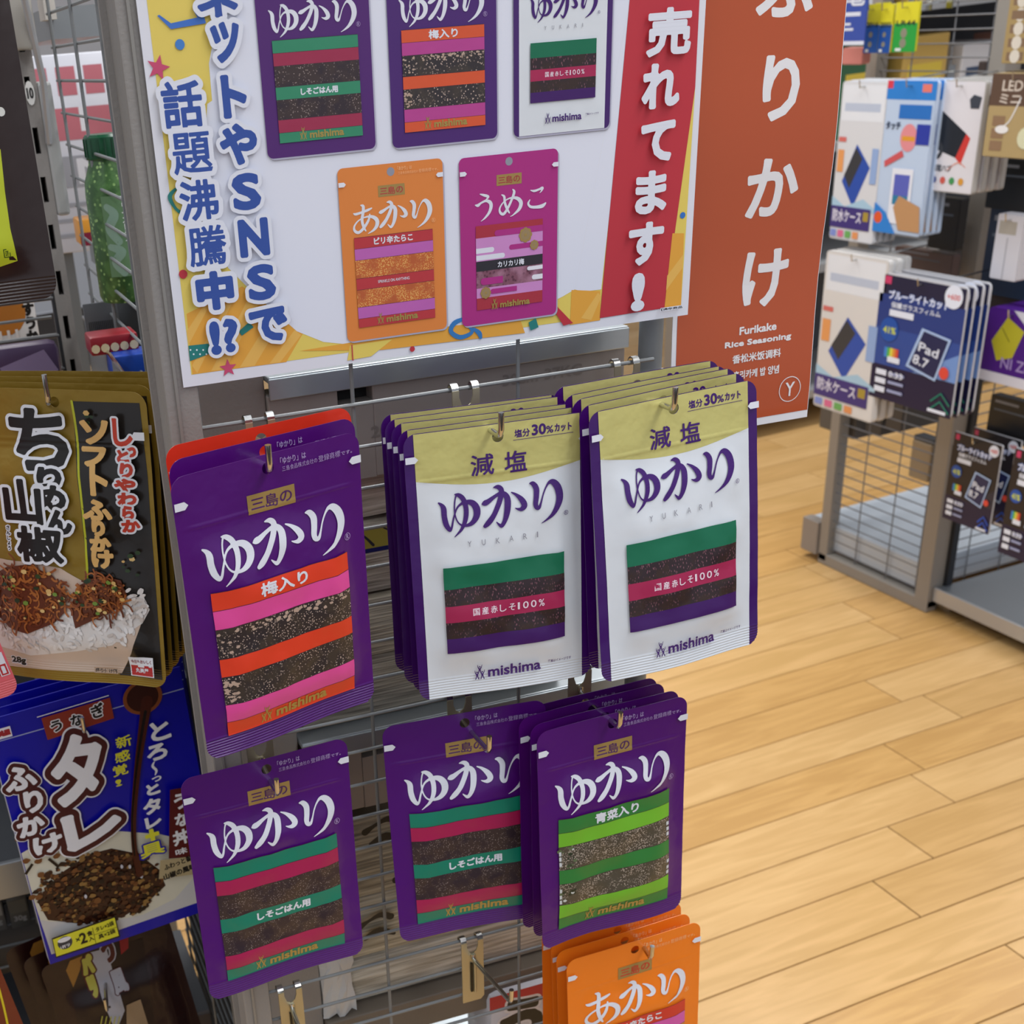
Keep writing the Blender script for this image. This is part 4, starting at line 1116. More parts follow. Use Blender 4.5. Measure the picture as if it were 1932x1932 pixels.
flat_item('snack_tub', (150, 412, 208, 462), 1.35, .04, '#d9932e', 'orange and dark red tub left of the green jar', 'tub', lambda a, w_, h: (a.rect(0, h * .5, w_, h, mat('#7d1430', .35)), a.circle(w_ * .6, h * .3, h * .25, mat('#e8c14a', .35))), body='tub_body')
flat_item('snack_bag', (170, 632, 262, 668), 1.02, .03, '#8c1826', 'dark red snack bag with cream pieces under the shelf behind the side mesh', 'bag', lambda a, w_, h: [a.circle(w_ * (.1 + .2 * k), h * .62, h * .24, mat('#d8c8a0', .4), 9, bump=(k == 0)) for k in range(5)], body='bag_body')
flat_item('blue_bag', (214, 668, 300, 742), 1.0, .03, '#0a3c9a', 'plain blue bag low behind the side mesh', 'bag', body='bag_body')
flat_item('price_card', (160, 570, 225, 640), 1.12, .002, '#5d6064', 'grey price card with a barcode behind the side mesh', 'card', lambda a, w_, h: [a.rect(w_ * (.1 + .055 * k), h * .5, w_ * (.125 + .055 * k), h * .8, mat('#26272a', .5), k == 0) for k in range(14)], body='card_sheet')

# ---------------------------------------------------------------- left bay goods
def plane_map(M):
    Mi = M.inverted(); o = Mi @ EYE
    def A(px, py):
        d = Mi.to_3x3() @ ray(px, py); p = o + d * (-o.y / d.y)
        return (p.x * 1000, -p.z * 1000)
    return A
def inside(pts, W, H, m=1):
    return [(max(-W / 2 + m, min(W / 2 - m, x)), max(m, min(H - m, y))) for x, y in pts]
def gold_bag():
    W, H = 127.5, 200
    po = ((.0706, .8254, -.1828), (.84, -.541, -.031), (.537, .839, -.092))
    M = pose(*po); A = plane_map(M); bx = boxer(A)
    s = Surf(W, H, 9, 4.2, seal=14, zipv=(32, 36), hole=(0, 8), wave=2.0, ridge=.18)
    r = empty('furikake_pouch', M, 'gold and black soft furikake pouch, foremost on its hook', 'pouch', 'gold pouches in the left bay')
    gd = foil('#8f7426'); s.body('pouch_body', gd, r, 10)
    a = Art(); rr = random.Random(5)
    P = lambda *p: inside([A(*q) for q in p], W, H, 3)
    bk = mat('#1d1712', .3, 0, .3, 40, .2); a.part = 'black_panel'
    pan = P((136, 757), (264, 760), (283, 900), (300, 1090), (308, 1283), (225, 1275), (171, 1100), (158, 950), (144, 850))
    a.poly(pan, bk)
    yg = mat('#b9bd25', .35); L = [A(*q) for q in ((135, 757), (143, 805), (152, 880), (162, 960), (168, 1040), (170, 1098))]
    a.stroke([(x, y, 1.6) for x, y in L], yg)
    a.part = 'food_picture'
    bowl = mat('#c9b4a2', .4); rice = mat('#dad6d2', .35); br = [mat(c, .35) for c in ('#7a3d1a', '#93501f', '#5e2b12', '#a5622c')]
    a.poly(P((-60, 1062), (0, 1052), (60, 1056), (120, 1068), (172, 1098), (240, 1120), (268, 1175), (250, 1230), (228, 1272), (100, 1262), (-60, 1250)), bowl)
    def blob(cx, cy, rx, ry, n, f):
        for k in range(n):
            t = rr.random() * 6.28; q = math.sqrt(rr.random())
            x, y = A(cx + rx * q * math.cos(t), cy + ry * q * math.sin(t))
            if abs(x) < W / 2 - 6 and y < H - 18: f(x, y, k)
    a.layer += 1
    a.poly(P((-60, 1130), (60, 1120), (130, 1150), (180, 1150), (250, 1120), (275, 1130), (283, 1150), (270, 1175), (240, 1195), (215, 1215), (150, 1225), (60, 1235), (-60, 1215)), rice)
    def grain(x, y, k):
        t = rr.random() * 3.1; a_, b_ = 2.6, 1.2
        a.add(mat(rr.choice(('#dedbd8', '#cfc9c4', '#e3e1df', '#c5bcb4')), .35), [[(x + a_ * math.cos(q) * math.cos(t) - b_ * math.sin(q) * math.sin(t), y + a_ * math.cos(q) * math.sin(t) + b_ * math.sin(q) * math.cos(t)) for q in [i * .785 for i in range(8)]]], bump=(k % 12 == 0))
    blob(110, 1195, 150, 32, 170, grain); blob(250, 1140, 32, 34, 60, grain)
    def strand(x, y, k):
        t = rr.random() * 6.28; l_ = rr.uniform(2.5, 5.5); w_ = rr.uniform(.9, 1.6); c = rr.uniform(-1.4, 1.4)
        pts = [(x + l_ * j * math.cos(t + c * j * .5) * .6, y + l_ * j * math.sin(t + c * j * .5) * .6, w_) for j in range(4)]
        if max(abs(p[0]) for p in pts) < W / 2 - 4: a.stroke(pts, rr.choice(br), bump=(k % 14 == 0), n=3, fast=True)
    a.layer += 1; base_br = br[2]
    a.poly(P((-60, 1085), (20, 1065), (60, 1060), (105, 1080), (130, 1110), (130, 1150), (110, 1170), (60, 1190), (20, 1180), (-60, 1150)), base_br)
    a.poly(P((155, 1100), (195, 1080), (235, 1090), (246, 1120), (225, 1145), (195, 1160), (150, 1180), (140, 1140)), base_br, False)
    blob(50, 1120, 88, 58, 210, strand); blob(192, 1122, 50, 40, 130, strand)
    def bit(x, y, k):
        c = rr.choice(('#29401c', '#6d8a35', '#d8b877', '#cfa865', '#203318')); q = rr.uniform(.8, 1.8); t = rr.random() * 3
        a.add(mat(c, .35), [[(x + q * 1.3 * math.cos(t + i) , y + q * math.sin(t + i)) for i in (0, 1, 2, 3, 4.2, 5.2)]], bump=(k == 0))
    blob(60, 1115, 80, 45, 40, bit); blob(195, 1120, 44, 36, 26, bit); blob(250, 1060, 24, 30, 7, bit); blob(180, 790, 24, 18, 7, bit)
    a.part = 'lettering'
    wt = mat('#dfe3ea', .35); ik = mat('#14110f', .35)
    for ch, b in (('ち', (22, 772, 134, 882)), ('り', (80, 880, 124, 916)), ('め', (72, 912, 134, 956)), ('ん', (98, 958, 145, 1000)), ('山', (16, 900, 90, 982)), ('椒', (42, 988, 130, 1054))):
        a.text(ch, *bx(*b), ik, 1.7 if ch == 'ち' else 1.2, 2.0, wt)
    sx_ = bx(20, 985, 35, 1032); a.vtext('さんしょう', (sx_[0] + sx_[2]) / 2, sx_[1], (sx_[3] - sx_[1]) / 5, ik, bold=.15, halo=.6, hm=wt)
    cm = mat('#d9ad68', .35)
    for ch, b in (('ソ', (158, 792, 210, 834)), ('フ', (163, 842, 206, 874)), ('ト', (180, 874, 214, 928)), ('ふ', (168, 938, 221, 974)), ('り', (186, 976, 208, 1004)), ('か', (182, 1006, 218, 1032)), ('け', (185, 1032, 223, 1064))):
        a.text(ch, *bx(*b), cm, 1.1)
    rd = mat('#c23a22', .35)
    for ch, b in (('し', (219, 788, 256, 838)), ('っ', (247, 842, 262, 858)), ('と', (229, 847, 249, 868)), ('り', (236, 871, 257, 896)), ('や', (228, 899, 262, 922)), ('わ', (234, 925, 264, 948)), ('ら', (242, 950, 260, 974)), ('か', (241, 976, 271, 998))):
        a.text(ch, *bx(*b), rd, .7, 1.3, wt)
    a.text('28g', *bx(30, 1232, 58, 1248), ik, .35, .5, wt)
    b = bx(184, 1253, 228, 1268); a.rect(*b, mat('#b59c86', .4)); a.text('盛り付け例', b[0] + .8, b[1] + .8, b[2] - .8, b[3] - .8, ik, .08)
    b = bx(247, 1230, 300, 1276, .9); mid = (b[1] + b[3]) / 2 - 1
    a.rect(*b, wt); a.rect(b[0] + .8, mid, b[2] - .8, b[3] - .8, mat('#b3262b', .35)); a.text('今日もおいしく', b[0] + 1.5, b[1] + 2, b[2] - 1.5, mid - 1.5, mat('#8c2f3a', .4), .08)
    a.text('丸美屋', b[0] + 4, mid + 2, b[2] - 4, b[3] - 3, wt, .35)
    a.part = 'tear_mark'; a.poly([(63.3, 24), (56.5, 24), (54.8, 26.6), (56.5, 29.2), (63.3, 29.2)], wt)
    place_art(a, r, s)
    for k, lb in enumerate(('second', 'third', 'rearmost')):
        c = copy_tree(r); p = Vector(po[0]) + Vector((.006, .0098, .0011)) * (k + 1)
        c.matrix_world = pose(p, Vector(po[1]) + Vector((0, .03 * (k + 1), 0)), po[2]); c['label'] = 'gold soft furikake pouch, %s behind the foremost gold one' % lb
gold_bag()
def blue_box():
    W, H, T = 150, 222, 12
    po = ((.063, .911, -.438), (.99, .10, .035), (-.10, .99, -.04)); SCL = Matrix.Scale(1.05, 4)
    M = pose(*po) @ SCL; A = plane_map(M); bx = boxer(A)
    r = empty('furikake_carton', M, 'blue eel sauce furikake carton with brown outlined lettering, foremost on its hook', 'carton', 'blue cartons in the left bay')
    q = MB(); bl = mat('#0505a8', .35, 0, .1, 20, .1)
    poly = [(-.075, 0), (.075, 0), (.075, -.222), (-.075, -.222)]
    q.box(-.075, 0, -.222, .075, T / 1000, -.022, mat('#b9bcc8', .35), .0008)
    q.box(-.0749, .0001, -.2218, .0749, .0011, -.0005, bl)
    q.build('carton_body', r)
    # header is a thin flap with the hole the hook goes through
    a = Art(); a.part = 'printed_face'; rr = random.Random(11)
    P = lambda *p: inside([A(*q) for q in p], W, H, .6)
    cr, wt, bn = mat('#dedcc9', .4), mat('#f1f3f8', .35), mat('#4a1416', .35)
    a.rect(-74.8, .4, 74.8, 221.6, bl); a.rect(-74.6, 18.5, 74.6, 19.3, mat('#a9b4d8', .35))
    a.part = 'food_picture'
    a.poly(P((26, 1614), (60, 1598), (120, 1580), (215, 1567), (300, 1573), (372, 1590), (378, 1640), (374, 1700), (360, 1705), (97, 1800), (60, 1705)), cr)
    a.poly(P((75, 1735), (95, 1738), (200, 1740), (270, 1725), (330, 1695), (365, 1655), (372, 1660), (373, 1702), (97, 1798)), mat('#cfd0d0', .35))
    hp = [mat(c, .3) for c in ('#2a140c', '#55301a', '#7a4d27', '#94713d', '#1b0e0a', '#3c1d10')]
    a.poly(P((70, 1700), (110, 1650), (165, 1612), (210, 1600), (260, 1610), (300, 1640), (312, 1670), (280, 1700), (230, 1730), (150, 1742), (90, 1735)), hp[5])
    for k in range(620):
        t = rr.random() * 6.28; g = math.sqrt(rr.random()) * rr.choice((1, 1, 1.04)); x, y = A(188 + 118 * g * math.cos(t), 1673 + 66 * g * math.sin(t) - .1 * 118 * g * math.cos(t)); q_ = rr.uniform(.7, 2.9)
        if abs(x) > 73 or y > 218: continue
        a.add(rr.choice(hp), [[(x + q_ * rr.uniform(.7, 1.4) * math.cos(i), y + q_ * rr.uniform(.6, 1.1) * math.sin(i)) for i in (0, 1, 2, 3, 4.2, 5.2)]], bump=(k % 30 == 0))
    for px, py in ((35, 1580), (48, 1622), (72, 1622), (75, 1648), (72, 1690), (120, 1605), (60, 1690), (105, 1612)):
        x, y = A(px, py); a.add(hp[2], [[(x + 3.2 * rr.uniform(.7, 1.2) * math.cos(i * .7), y + 2.4 * math.sin(i * .7)) for i in range(9)]])
    x, y = A(52, 1636); a.stroke([(x - 3, y + 4, 2.2), (x + 4, y - 3, 2.2)], hp[4], n=1); x, y = A(100, 1625); a.stroke([(x - 3, y - 5, 2.2), (x + 3, y + 5, 2.2)], hp[4], n=1)
    for px, py in ((228, 1632), (243, 1632), (160, 1688), (265, 1650)):
        x, y = A(px, py); a.circle(x, y, 1.2, mat('#c9cbd6', .2), 8, ry=2)
    lad = mat('#8a4a22', .35); x, y = A(267, 1313); a.circle(x, y, 15.5, lad, 24, ry=14); a.circle(x, y, 12.5, mat('#3a150c', .25), 24, ry=11.5)
    a.stroke([A(275, 1320) + (9,), A(266, 1380) + (7,), A(257, 1450) + (5.5,), A(250, 1540) + (4.5,), A(252, 1600) + (4.5,), A(262, 1645) + (6,)], mat('#4a1c10', .2))
    a.stroke([A(272, 1340) + (2.6,), A(262, 1400) + (2.2,), A(253, 1470) + (1.6,), A(247, 1550) + (1.4,), A(252, 1610) + (1.2,)], mat('#170807', .15))
    a.part = 'lettering'
    clo = mat('#8f2f1c', .4)
    a.poly(P((76, 1352), (205, 1313), (213, 1352), (88, 1393)), clo); a.stroke([A(68, 1350) + (.7,), A(203, 1309) + (.7,)], wt, n=1)
    ik = mat('#100d0d', .35)
    for ch, b in (('う', (93, 1354, 116, 1378)), ('な', (130, 1342, 155, 1368)), ('ぎ', (168, 1322, 196, 1352))): a.text(ch, *bx(*b), ik, .4, .8, wt, rot=-6)
    big = [('タ', (88, 1378, 196, 1518), 10, 5.6), ('レ', (118, 1512, 226, 1598), 0, 5.2)] + [(c, b, -8, 2.6) for c, b in (('ふ', (4, 1436, 66, 1490)), ('り', (42, 1484, 80, 1528)), ('か', (30, 1530, 82, 1574)), ('け', (60, 1564, 116, 1608)))]
    for hal, m_ in ((6.0, wt), (4.6, bn)):
        for ch, b, rt, bd in big: a.text(ch, *bx(*b, 1.02), m_, bd * .45 + (hal if len(ch) and bd > 3 else hal * .62), rot=rt if bd > 3 else 0)
        a.layer += 1
    for ch, b, rt, bd in big: a.text(ch, *bx(*b, 1.02), wt, bd * .45, rot=rt if bd > 3 else 0)
    for ch, b in (('と', (281, 1355, 316, 1392)), ('ろ', (275, 1398, 310, 1430)), ('っ', (284, 1458, 300, 1470)), ('と', (274, 1473, 296, 1494)), ('タ', (268, 1500, 299, 1530)), ('レ', (272, 1533, 299, 1556))): a.text(ch, *bx(*b, 1.14), wt, .75)
    a.stroke([A(287, 1432) + (1,), A(284, 1440) + (2,), A(291, 1448) + (2,), A(289, 1456) + (1,)], wt)
    ye = mat('#e6e436', .35)
    for ch, b in (('新', (215, 1381, 244, 1406)), ('感', (213, 1409, 241, 1433)), ('覚', (209, 1435, 237, 1459)), ('!', (212, 1462, 228, 1480)), ): a.text(ch, *bx(*b, 1.12 if ch != '!' else .8), ye, .25)
    a.text('+', *bx(273, 1559, 293, 1579, 1.3), ye, 1.0); a.text('具', *bx(263, 1581, 303, 1611, 1.2), ye, .4, 1.4, mat('#1414a0', .35))
    a.poly(P((316, 1484), (372, 1474), (380, 1608), (314, 1613)), mat('#5a1414', .35))
    for ch, b in (('う', (324, 1490, 348, 1520)), ('な', (326, 1526, 351, 1553)), ('丼', (322, 1557, 352, 1588)), ('味', (327, 1591, 348, 1607))): a.text(ch, *bx(*b, 1.1), wt, .55 if ch != '味' else .2)
    a.poly(P((298, 1616), (376, 1606), (380, 1640), (295, 1651)), mat('#b8a880', .4))
    def ct(t, px, py, w_, h_, m_, bd=.15, rt=-3):
        x, y = A(px, py); a.text(t, x - w_ / 2, y - h_ / 2, x + w_ / 2, y + h_ / 2, m_, bd, rot=rt)
    ct('ふわっと香る', 335, 1619, 27, 5, ik, .2); ct('山椒の風味', 334, 1637, 27, 5.4, ik, .25)
    yp = P((96, 1764), (212, 1723), (220, 1757), (103, 1796)); a.poly(P((94, 1762), (213, 1720), (223, 1759), (102, 1799)), ik); a.poly(yp, ye)
    x, y = A(119, 1770); a.circle(x, y, 6, mat('#3a3c44', .4), 16); a.circle(x, y - 3, 5.4, wt, 16, ry=2.2); ct('1杯分', 120, 1776, 8, 3, wt, .1)
    ct('×', 143, 1764, 3, 3, ik); ct('2', 153, 1761, 5, 9.5, ik, .4, 0); ct('食', 165, 1752, 4.6, 4.4, ik); ct('入', 168, 1762, 4.2, 4, ik)
    ct('タレ×2袋', 193, 1739, 15, 4.2, ik, .1); ct('具×2袋', 197, 1753, 14, 4.2, ik, .1)
    a.stroke([A(170, 1741) + (.3,), A(177, 1772) + (.3,)], ik, n=1); a.stroke([A(172, 1755) + (.3,), A(216, 1740) + (.3,)], ik, n=1)
    b = bx(-24, 1362, 20, 1392); a.rect(*b, wt); a.text('丸美屋', b[0] + 1, b[1] + 2, b[2] - 1, b[3] - 2, mat('#a8242b', .35), .4)
    place_art(a, r, None, .0002, .00007)
    for k, lb in enumerate(('second', 'third', 'rearmost')):
        c = copy_tree(r); c.matrix_world = pose(Vector(po[0]) + Vector((.003, .0145, .001)) * (k + 1), po[1], po[2]) @ SCL; c['label'] = 'blue eel sauce furikake carton, %s behind the foremost blue one' % lb
blue_box()
def simple_pouch(name, W, H, po, col, label, cat, fn, seed, amp=5, group=None, seal=12):
    M = pose(*po); s = Surf(W, H, seed, amp, seal=seal, zipv=None, hole=(0, 9), wave=2.5)
    r = empty(name, M, label, cat, group); s.body('pouch_body', film(col), r, 9)
    a = Art(); fn(a, plane_map(M), boxer(plane_map(M)), W, H); place_art(a, r, s)
    return r, s
def by_point(px, py, y, u, v, ex, ny):
    p = NP(px, py, y); ex = Vector(ex).normalized(); ny = Vector(ny); ny = (ny - ex * ny.dot(ex)).normalized(); ez = ex.cross(ny)
    t = p - ex * u / 1000 + ez * v / 1000
    return (t, ex, ny)
def art_brown(a, A, bx, W, H):
    P = lambda *p: inside([A(*q) for q in p], W, H, 3)
    yg = mat('#b9c42c', .35); a.part = 'front_print'
    a.poly(P((-60, 250), (0, 282), (8, 360), (18, 430), (33, 492), (0, 503), (-60, 510)), yg)
    dg = mat('#3f5a1c', .35); b = bx(4, 468, 20, 486); a.rect(*b, dg); a.rect(b[0] + .5, b[1] + .5, b[2] - .5, b[3] - .5, yg); a.text('ECIPE', b[0] + 1, b[1] + 1, b[2] - 1, b[3] - 1, dg, .1)
    a.circle(*A(1, 211), 2.2, mat('#d8d8d2', .35), 12)
simple_pouch('seasoning_bag', 165, 265, ((-.0085, .74, .152), (1, .01, .0), (-.01, .995, -.05)), '#2a1a17', 'dark brown glossy bag with a lime patch in the top left corner', 'bag', art_brown, 13, 6)
def art_pink(a, A, bx, W, H):
    a.part = 'front_print'; a.rect(-W / 2 + 8, 20, W / 2 - 8, H - 16, mat('#17151a', .35))
    b = bx(-14, 1230, 20, 1278); wt = mat('#d9dbe4', .35); a.rect(*b, wt); a.rect(b[0] + .6, (b[1] + b[3]) / 2, b[2] - .6, b[3] - .6, mat('#b3262b', .35))
    a.text('丸美屋', b[0] + 2, (b[1] + b[3]) / 2 + 1.5, b[2] - 2, b[3] - 2, wt, .3)
simple_pouch('furikake_pouch', 130, 200, by_point(35, 1296, .80, 65, 196, (.97, .05, .17), (-.06, .99, -.02)), '#d9606a', 'pink edged pouch at the left edge below the gold pouch', 'pouch', art_pink, 15)
def art_pasta(a, A, bx, W, H):
    P = lambda *p: inside([A(*q) for q in p], W, H, 4)
    a.part = 'front_print'; ye = mat('#b5b04a', .35); wt = mat('#a9a9b2', .3); rd = mat('#8e1820', .35); mr = mat('#4b1013', .3)
    a.poly(P((120, 1800), (270, 1770), (290, 1940), (150, 1960)), mat('#1f0e0f', .3))
    a.poly(P((128, 1802), (152, 1795), (150, 1830), (138, 1862), (124, 1830)), mat('#9a6d2c', .35))
    a.poly(P((168, 1795), (200, 1788), (232, 1900), (215, 1940), (190, 1880)), wt)
    for ch, b in (('パ', (150, 1800, 178, 1838)), ('リ', (164, 1840, 184, 1876))): a.text(ch, *bx(*b), ye, 1.6, 1.4, mr)
    a.text('つ', *bx(190, 1775, 218, 1815), mr, 1.5, 1.2, wt); a.text('風', *bx(206, 1825, 240, 1870), wt, 1.1, .8, mr)
    a.poly(P((222, 1765), (240, 1760), (242, 1788), (228, 1800)), rd)
    a.poly(P((235, 1890), (262, 1880), (280, 1940), (235, 1950)), mat('#9c8262', .4))
    for k in range(5): a.stroke([A(190 + 8 * k, 1910) + (1,), A(182 + 8 * k, 1945) + (1,)], ye, n=1, bump=(k == 0))
pp = ((.043, .93, -.690), (.985, .12, .1), (-.12, .985, -.08))
rp, _ = simple_pouch('pasta_bag', 120, 190, pp, '#220709', 'maroon bag with yellow and white lettering below the blue cartons', 'bag', art_pasta, 17, 5.5, 'maroon bags under the blue cartons')
for k, lb in enumerate(('second', 'rearmost')):
    c = copy_tree(rp); c.matrix_world = pose(Vector(pp[0]) + Vector((-.014, .02, .0)) * (k + 1), Vector(pp[1]) + Vector((0, .06, 0)), pp[2]); c['label'] = 'maroon bag, %s behind the yellow lettered one' % lb
def art_side(a, A, bx, W, H):
    a.part = 'front_print'; a.stroke([A(-6, 1850) + (1.6,), A(6, 1895) + (1.6,), A(16, 1940) + (1.6,)], mat('#d9c722', .35))
simple_pouch('snack_pouch', 120, 190, by_point(17, 1868, .80, 60, 120, (.99, .03, .12), (-.03, .99, .0)), '#6e2414', 'rust red pouch with yellow edge in the bottom left corner', 'pouch', art_side, 19)
# hooks of the left bay
hook(.0715, b1.z + .004, (.0642, .795, -.1832), .017, 'chrome hook through the gold pouches', y0=.905, plate=False, rod=False)
hook(.063, -.448, (.0562, .895, -.4636), .014, 'chrome hook through the blue cartons', y0=.985, plate=False, rod=False)
hook(.050, -.70, (.0325, .895, -.7370), .014, 'chrome hook through the maroon bags', y0=1.02, plate=False, rod=False)
for nm, lb in (('seasoning_bag', 'long hook holding the dark brown bag top left'), ('snack_pouch', 'long hook holding the rust red pouch bottom left')):
    b_ = [o for o in bpy.data.objects if o.name == nm][0]; bp_ = NRI @ (b_.matrix_world @ Vector((0, 0, -.009)))
    hook(bp_.x + .004, bp_.z - .0, (bp_.x, bp_.y - .014, bp_.z - .001), .014, lb, y0=1.268, plate=False, rod=False)
b_ = [o for o in bpy.data.objects if o.name.startswith('furikake_pouch') and 'pink' in o['label']][0]; bp_ = NRI @ (b_.matrix_world @ Vector((0, 0, -.009)))
hook(bp_.x + .004, bp_.z, (bp_.x, bp_.y - .014, bp_.z - .001), .014, 'long hook holding the pink edged pouch', y0=1.268, plate=False, rod=False)
def art_orange(a, w_, h):
    a.circle(w_ * .35, h * .22, h * .3, mat('#b9732a', .4), 14); a.rect(0, h * .62, w_ * .72, h, mat('#d9572a', .4))
    a.vtext('すうかい', w_ * .86, h * .12, h * .18, mat('#1b1714', .4), bold=.8)
    for k in range(3): a.rect(w_ * (.18 + .17 * k), h * .45, w_ * (.24 + .17 * k), h * .9, mat('#e3dcd6', .4), k == 0)
flat_item('noodle_cup_pack', (-20, 556, 74, 700), 1.30, .05, '#dcd9d6', 'white and orange pack with black vertical writing behind the wire shelf guard', 'pack', art_orange, body='pack_body')
def art_pur(a, w_, h): a.poly([(w_ * .2, h * .4), (w_ * .8, h * .15), (w_ * .95, h * .6), (w_ * .3, h * .9)], mat('#7e6f8e', .3)); 
flat_item('purple_bag', (-30, 650, 118, 745), 1.16, .02, '#3c2a48', 'crumpled purple clear bag lying on the wire shelf', 'bag', art_pur, body='bag_body', bev=.008)
# low shelf of the left bay, and the wall of goods behind it
m = MB(); m.box(-.35, 1.30, -1.3, .118, 1.31, -.30, mat('#3f3e3f', .55)); nbuild(m, 'bay_back_panel')
m = MB(); m.box(-.35, 1.10, -.705, .112, 1.26, -.695, mat('#585b5f', .4, .4)); m.box(-.35, 1.098, -.735, .112, 1.104, -.694, mat('#a3a7aa', .3, .6), .001); nbuild(m, 'bay_shelf')
m = MB(); m.box(-.35, 1.10, -.955, .15, 1.26, -.945, mat('#4a4c50', .4, .4)); m.box(-.35, 1.098, -.985, .15, 1.104, -.944, mat('#5a5350', .4, .4), .001); nbuild(m, 'bay_shelf')
for k in range(5):
    def art_bx(a, w_, h, k=k): a.rect(w_ * .1, h * .1, w_ * .9, h * .5, mat(('#8d8a84', '#59574f', '#9a968c', '#6d705c', '#837c70')[k], .5)); a.text('30g', w_ * .2, h * .6, w_ * .8, h * .8, mat('#8f8f8f', .5), .3)
    M_ = (k * 46 - 30)
    flat_item('spice_carton', (M_, 1700 - k * 9, M_ + 40, 1760 - k * 9), 1.24, .03, ('#5b5a58', '#4b4a46', '#666460', '#53554a', '#5e5a52')[k], '%s small dull carton from the left on the dark shelf behind the blue cartons' % ('first', 'second', 'third', 'fourth', 'fifth')[k], 'carton', art_bx, 'dull cartons on the dark shelf', body='carton_body')

# ================================================================ the far rack
GX, GY0, GY1 = 2.198, 2.055, 2.415
far = empty('phone_goods_rack', Matrix.Translation((GX, GY0, 0)), 'far grey mesh rack on castors with phone accessories on its side', 'display rack')
def fbuild(mb, name, **k):
    for v in mb.V: v -= Vector((GX, GY0, 0))
    return mb.build(name, far, **k)
gp2, st2 = mat('#948e86', .5, .15), mat('#75767a', .45, .3)
m = MB(); m.box(GX - .012, GY0 - .01, 0.01, GX + .03, GY0 + .03, 2.2, gp2, .002); m.box(GX + .03, GY0 - .02, .01, GX + .046, GY0 + .03, 2.2, mat('#33353a', .4, .4)); fbuild(m, 'corner_post')
m = MB(); m.box(GX - .012, GY1 - .03, 0.01, GX + .02, GY1, 2.2, gp2, .002); fbuild(m, 'corner_post')
m = MB(); m.box(GX - .012, GY0 - .01, 0.0, GX + .02, GY1, .03, gp2, .003); fbuild(m, 'bottom_rail')
for k in range(84):
    z = .045 + .0250 * k
    q = MB(); q.tube([(GX, GY0 + .02, z), (GX, GY1 - .02, z)], .0016, st2, 5); fbuild(q, 'mesh_rod', smooth=True)
for y in (2.30, 2.195, 2.10):
    q = MB(); q.tube([(GX + .003, y, .03), (GX + .003, y, 2.15)], .0016, st2, 5); fbuild(q, 'mesh_upright_rod', smooth=True)
for k in range(84):
    z = .045 + .0250 * k
    q = MB(); q.tube([(GX + .04, GY0 + .03, z), (4.2, GY0 + .03, z)], .0016, st2, 5); fbuild(q, 'back_mesh_rod', smooth=True)
for k in range(18):
    x = GX + .14 + .106 * k
    q = MB(); q.tube([(x, GY0 + .033, .03), (x, GY0 + .033, 2.15)], .0016, st2, 5); fbuild(q, 'back_mesh_upright_rod', smooth=True)
m = MB(); m.box(GX - .02 + .03, GY0 + .045, .035, 4.2, 2.475, .105, mat('#c3ccd6', .4, .1), .004); m.box(GX - .018, 2.418, .02, GX + .012, 2.475, .108, mat('#8f8780', .45), .002); fbuild(m, 'rear_base_deck')
m = MB(); m.box(GX + .004, 1.55, .043, 4.2, GY0 - .012, .062, mat('#8e9398', .35, .5), .003); m.box(GX, 1.55, .03, GX + .006, GY0 - .012, .064, mat('#b9bcc0', .3, .5), .001); fbuild(m, 'front_base_deck')
for cx, cy in ((GX + .06, 2.02), (GX + .10, 1.93), (GX + .12, 1.6)):
    q = MB(); q.lathe([(.0, -.009), (.017, -.009), (.019, -.006), (.019, .006), (.017, .009), (0, .009)], (0, 0, 0), mat('#3a3a3c', .5), 16)
    for v in q.V: v.x, v.z = v.z, v.x
    q.lathe([(.008, -.0095), (.008, .0095)], (0, 0, 0), mat('#b9b9b4', .4), 12)
    for v in q.V[-24:]: v.x, v.z = v.z, v.x
    for v in q.V: v += Vector((cx, cy, .0195))
    q.box(cx - .012, cy - .012, .025, cx + .012, cy + .006, .042, mat('#8d8d88', .4, .4)); fbuild(q, 'castor', smooth=True)
RZ = Matrix.Rotation(-math.pi / 2, 4, 'Z')
far_n = [0]
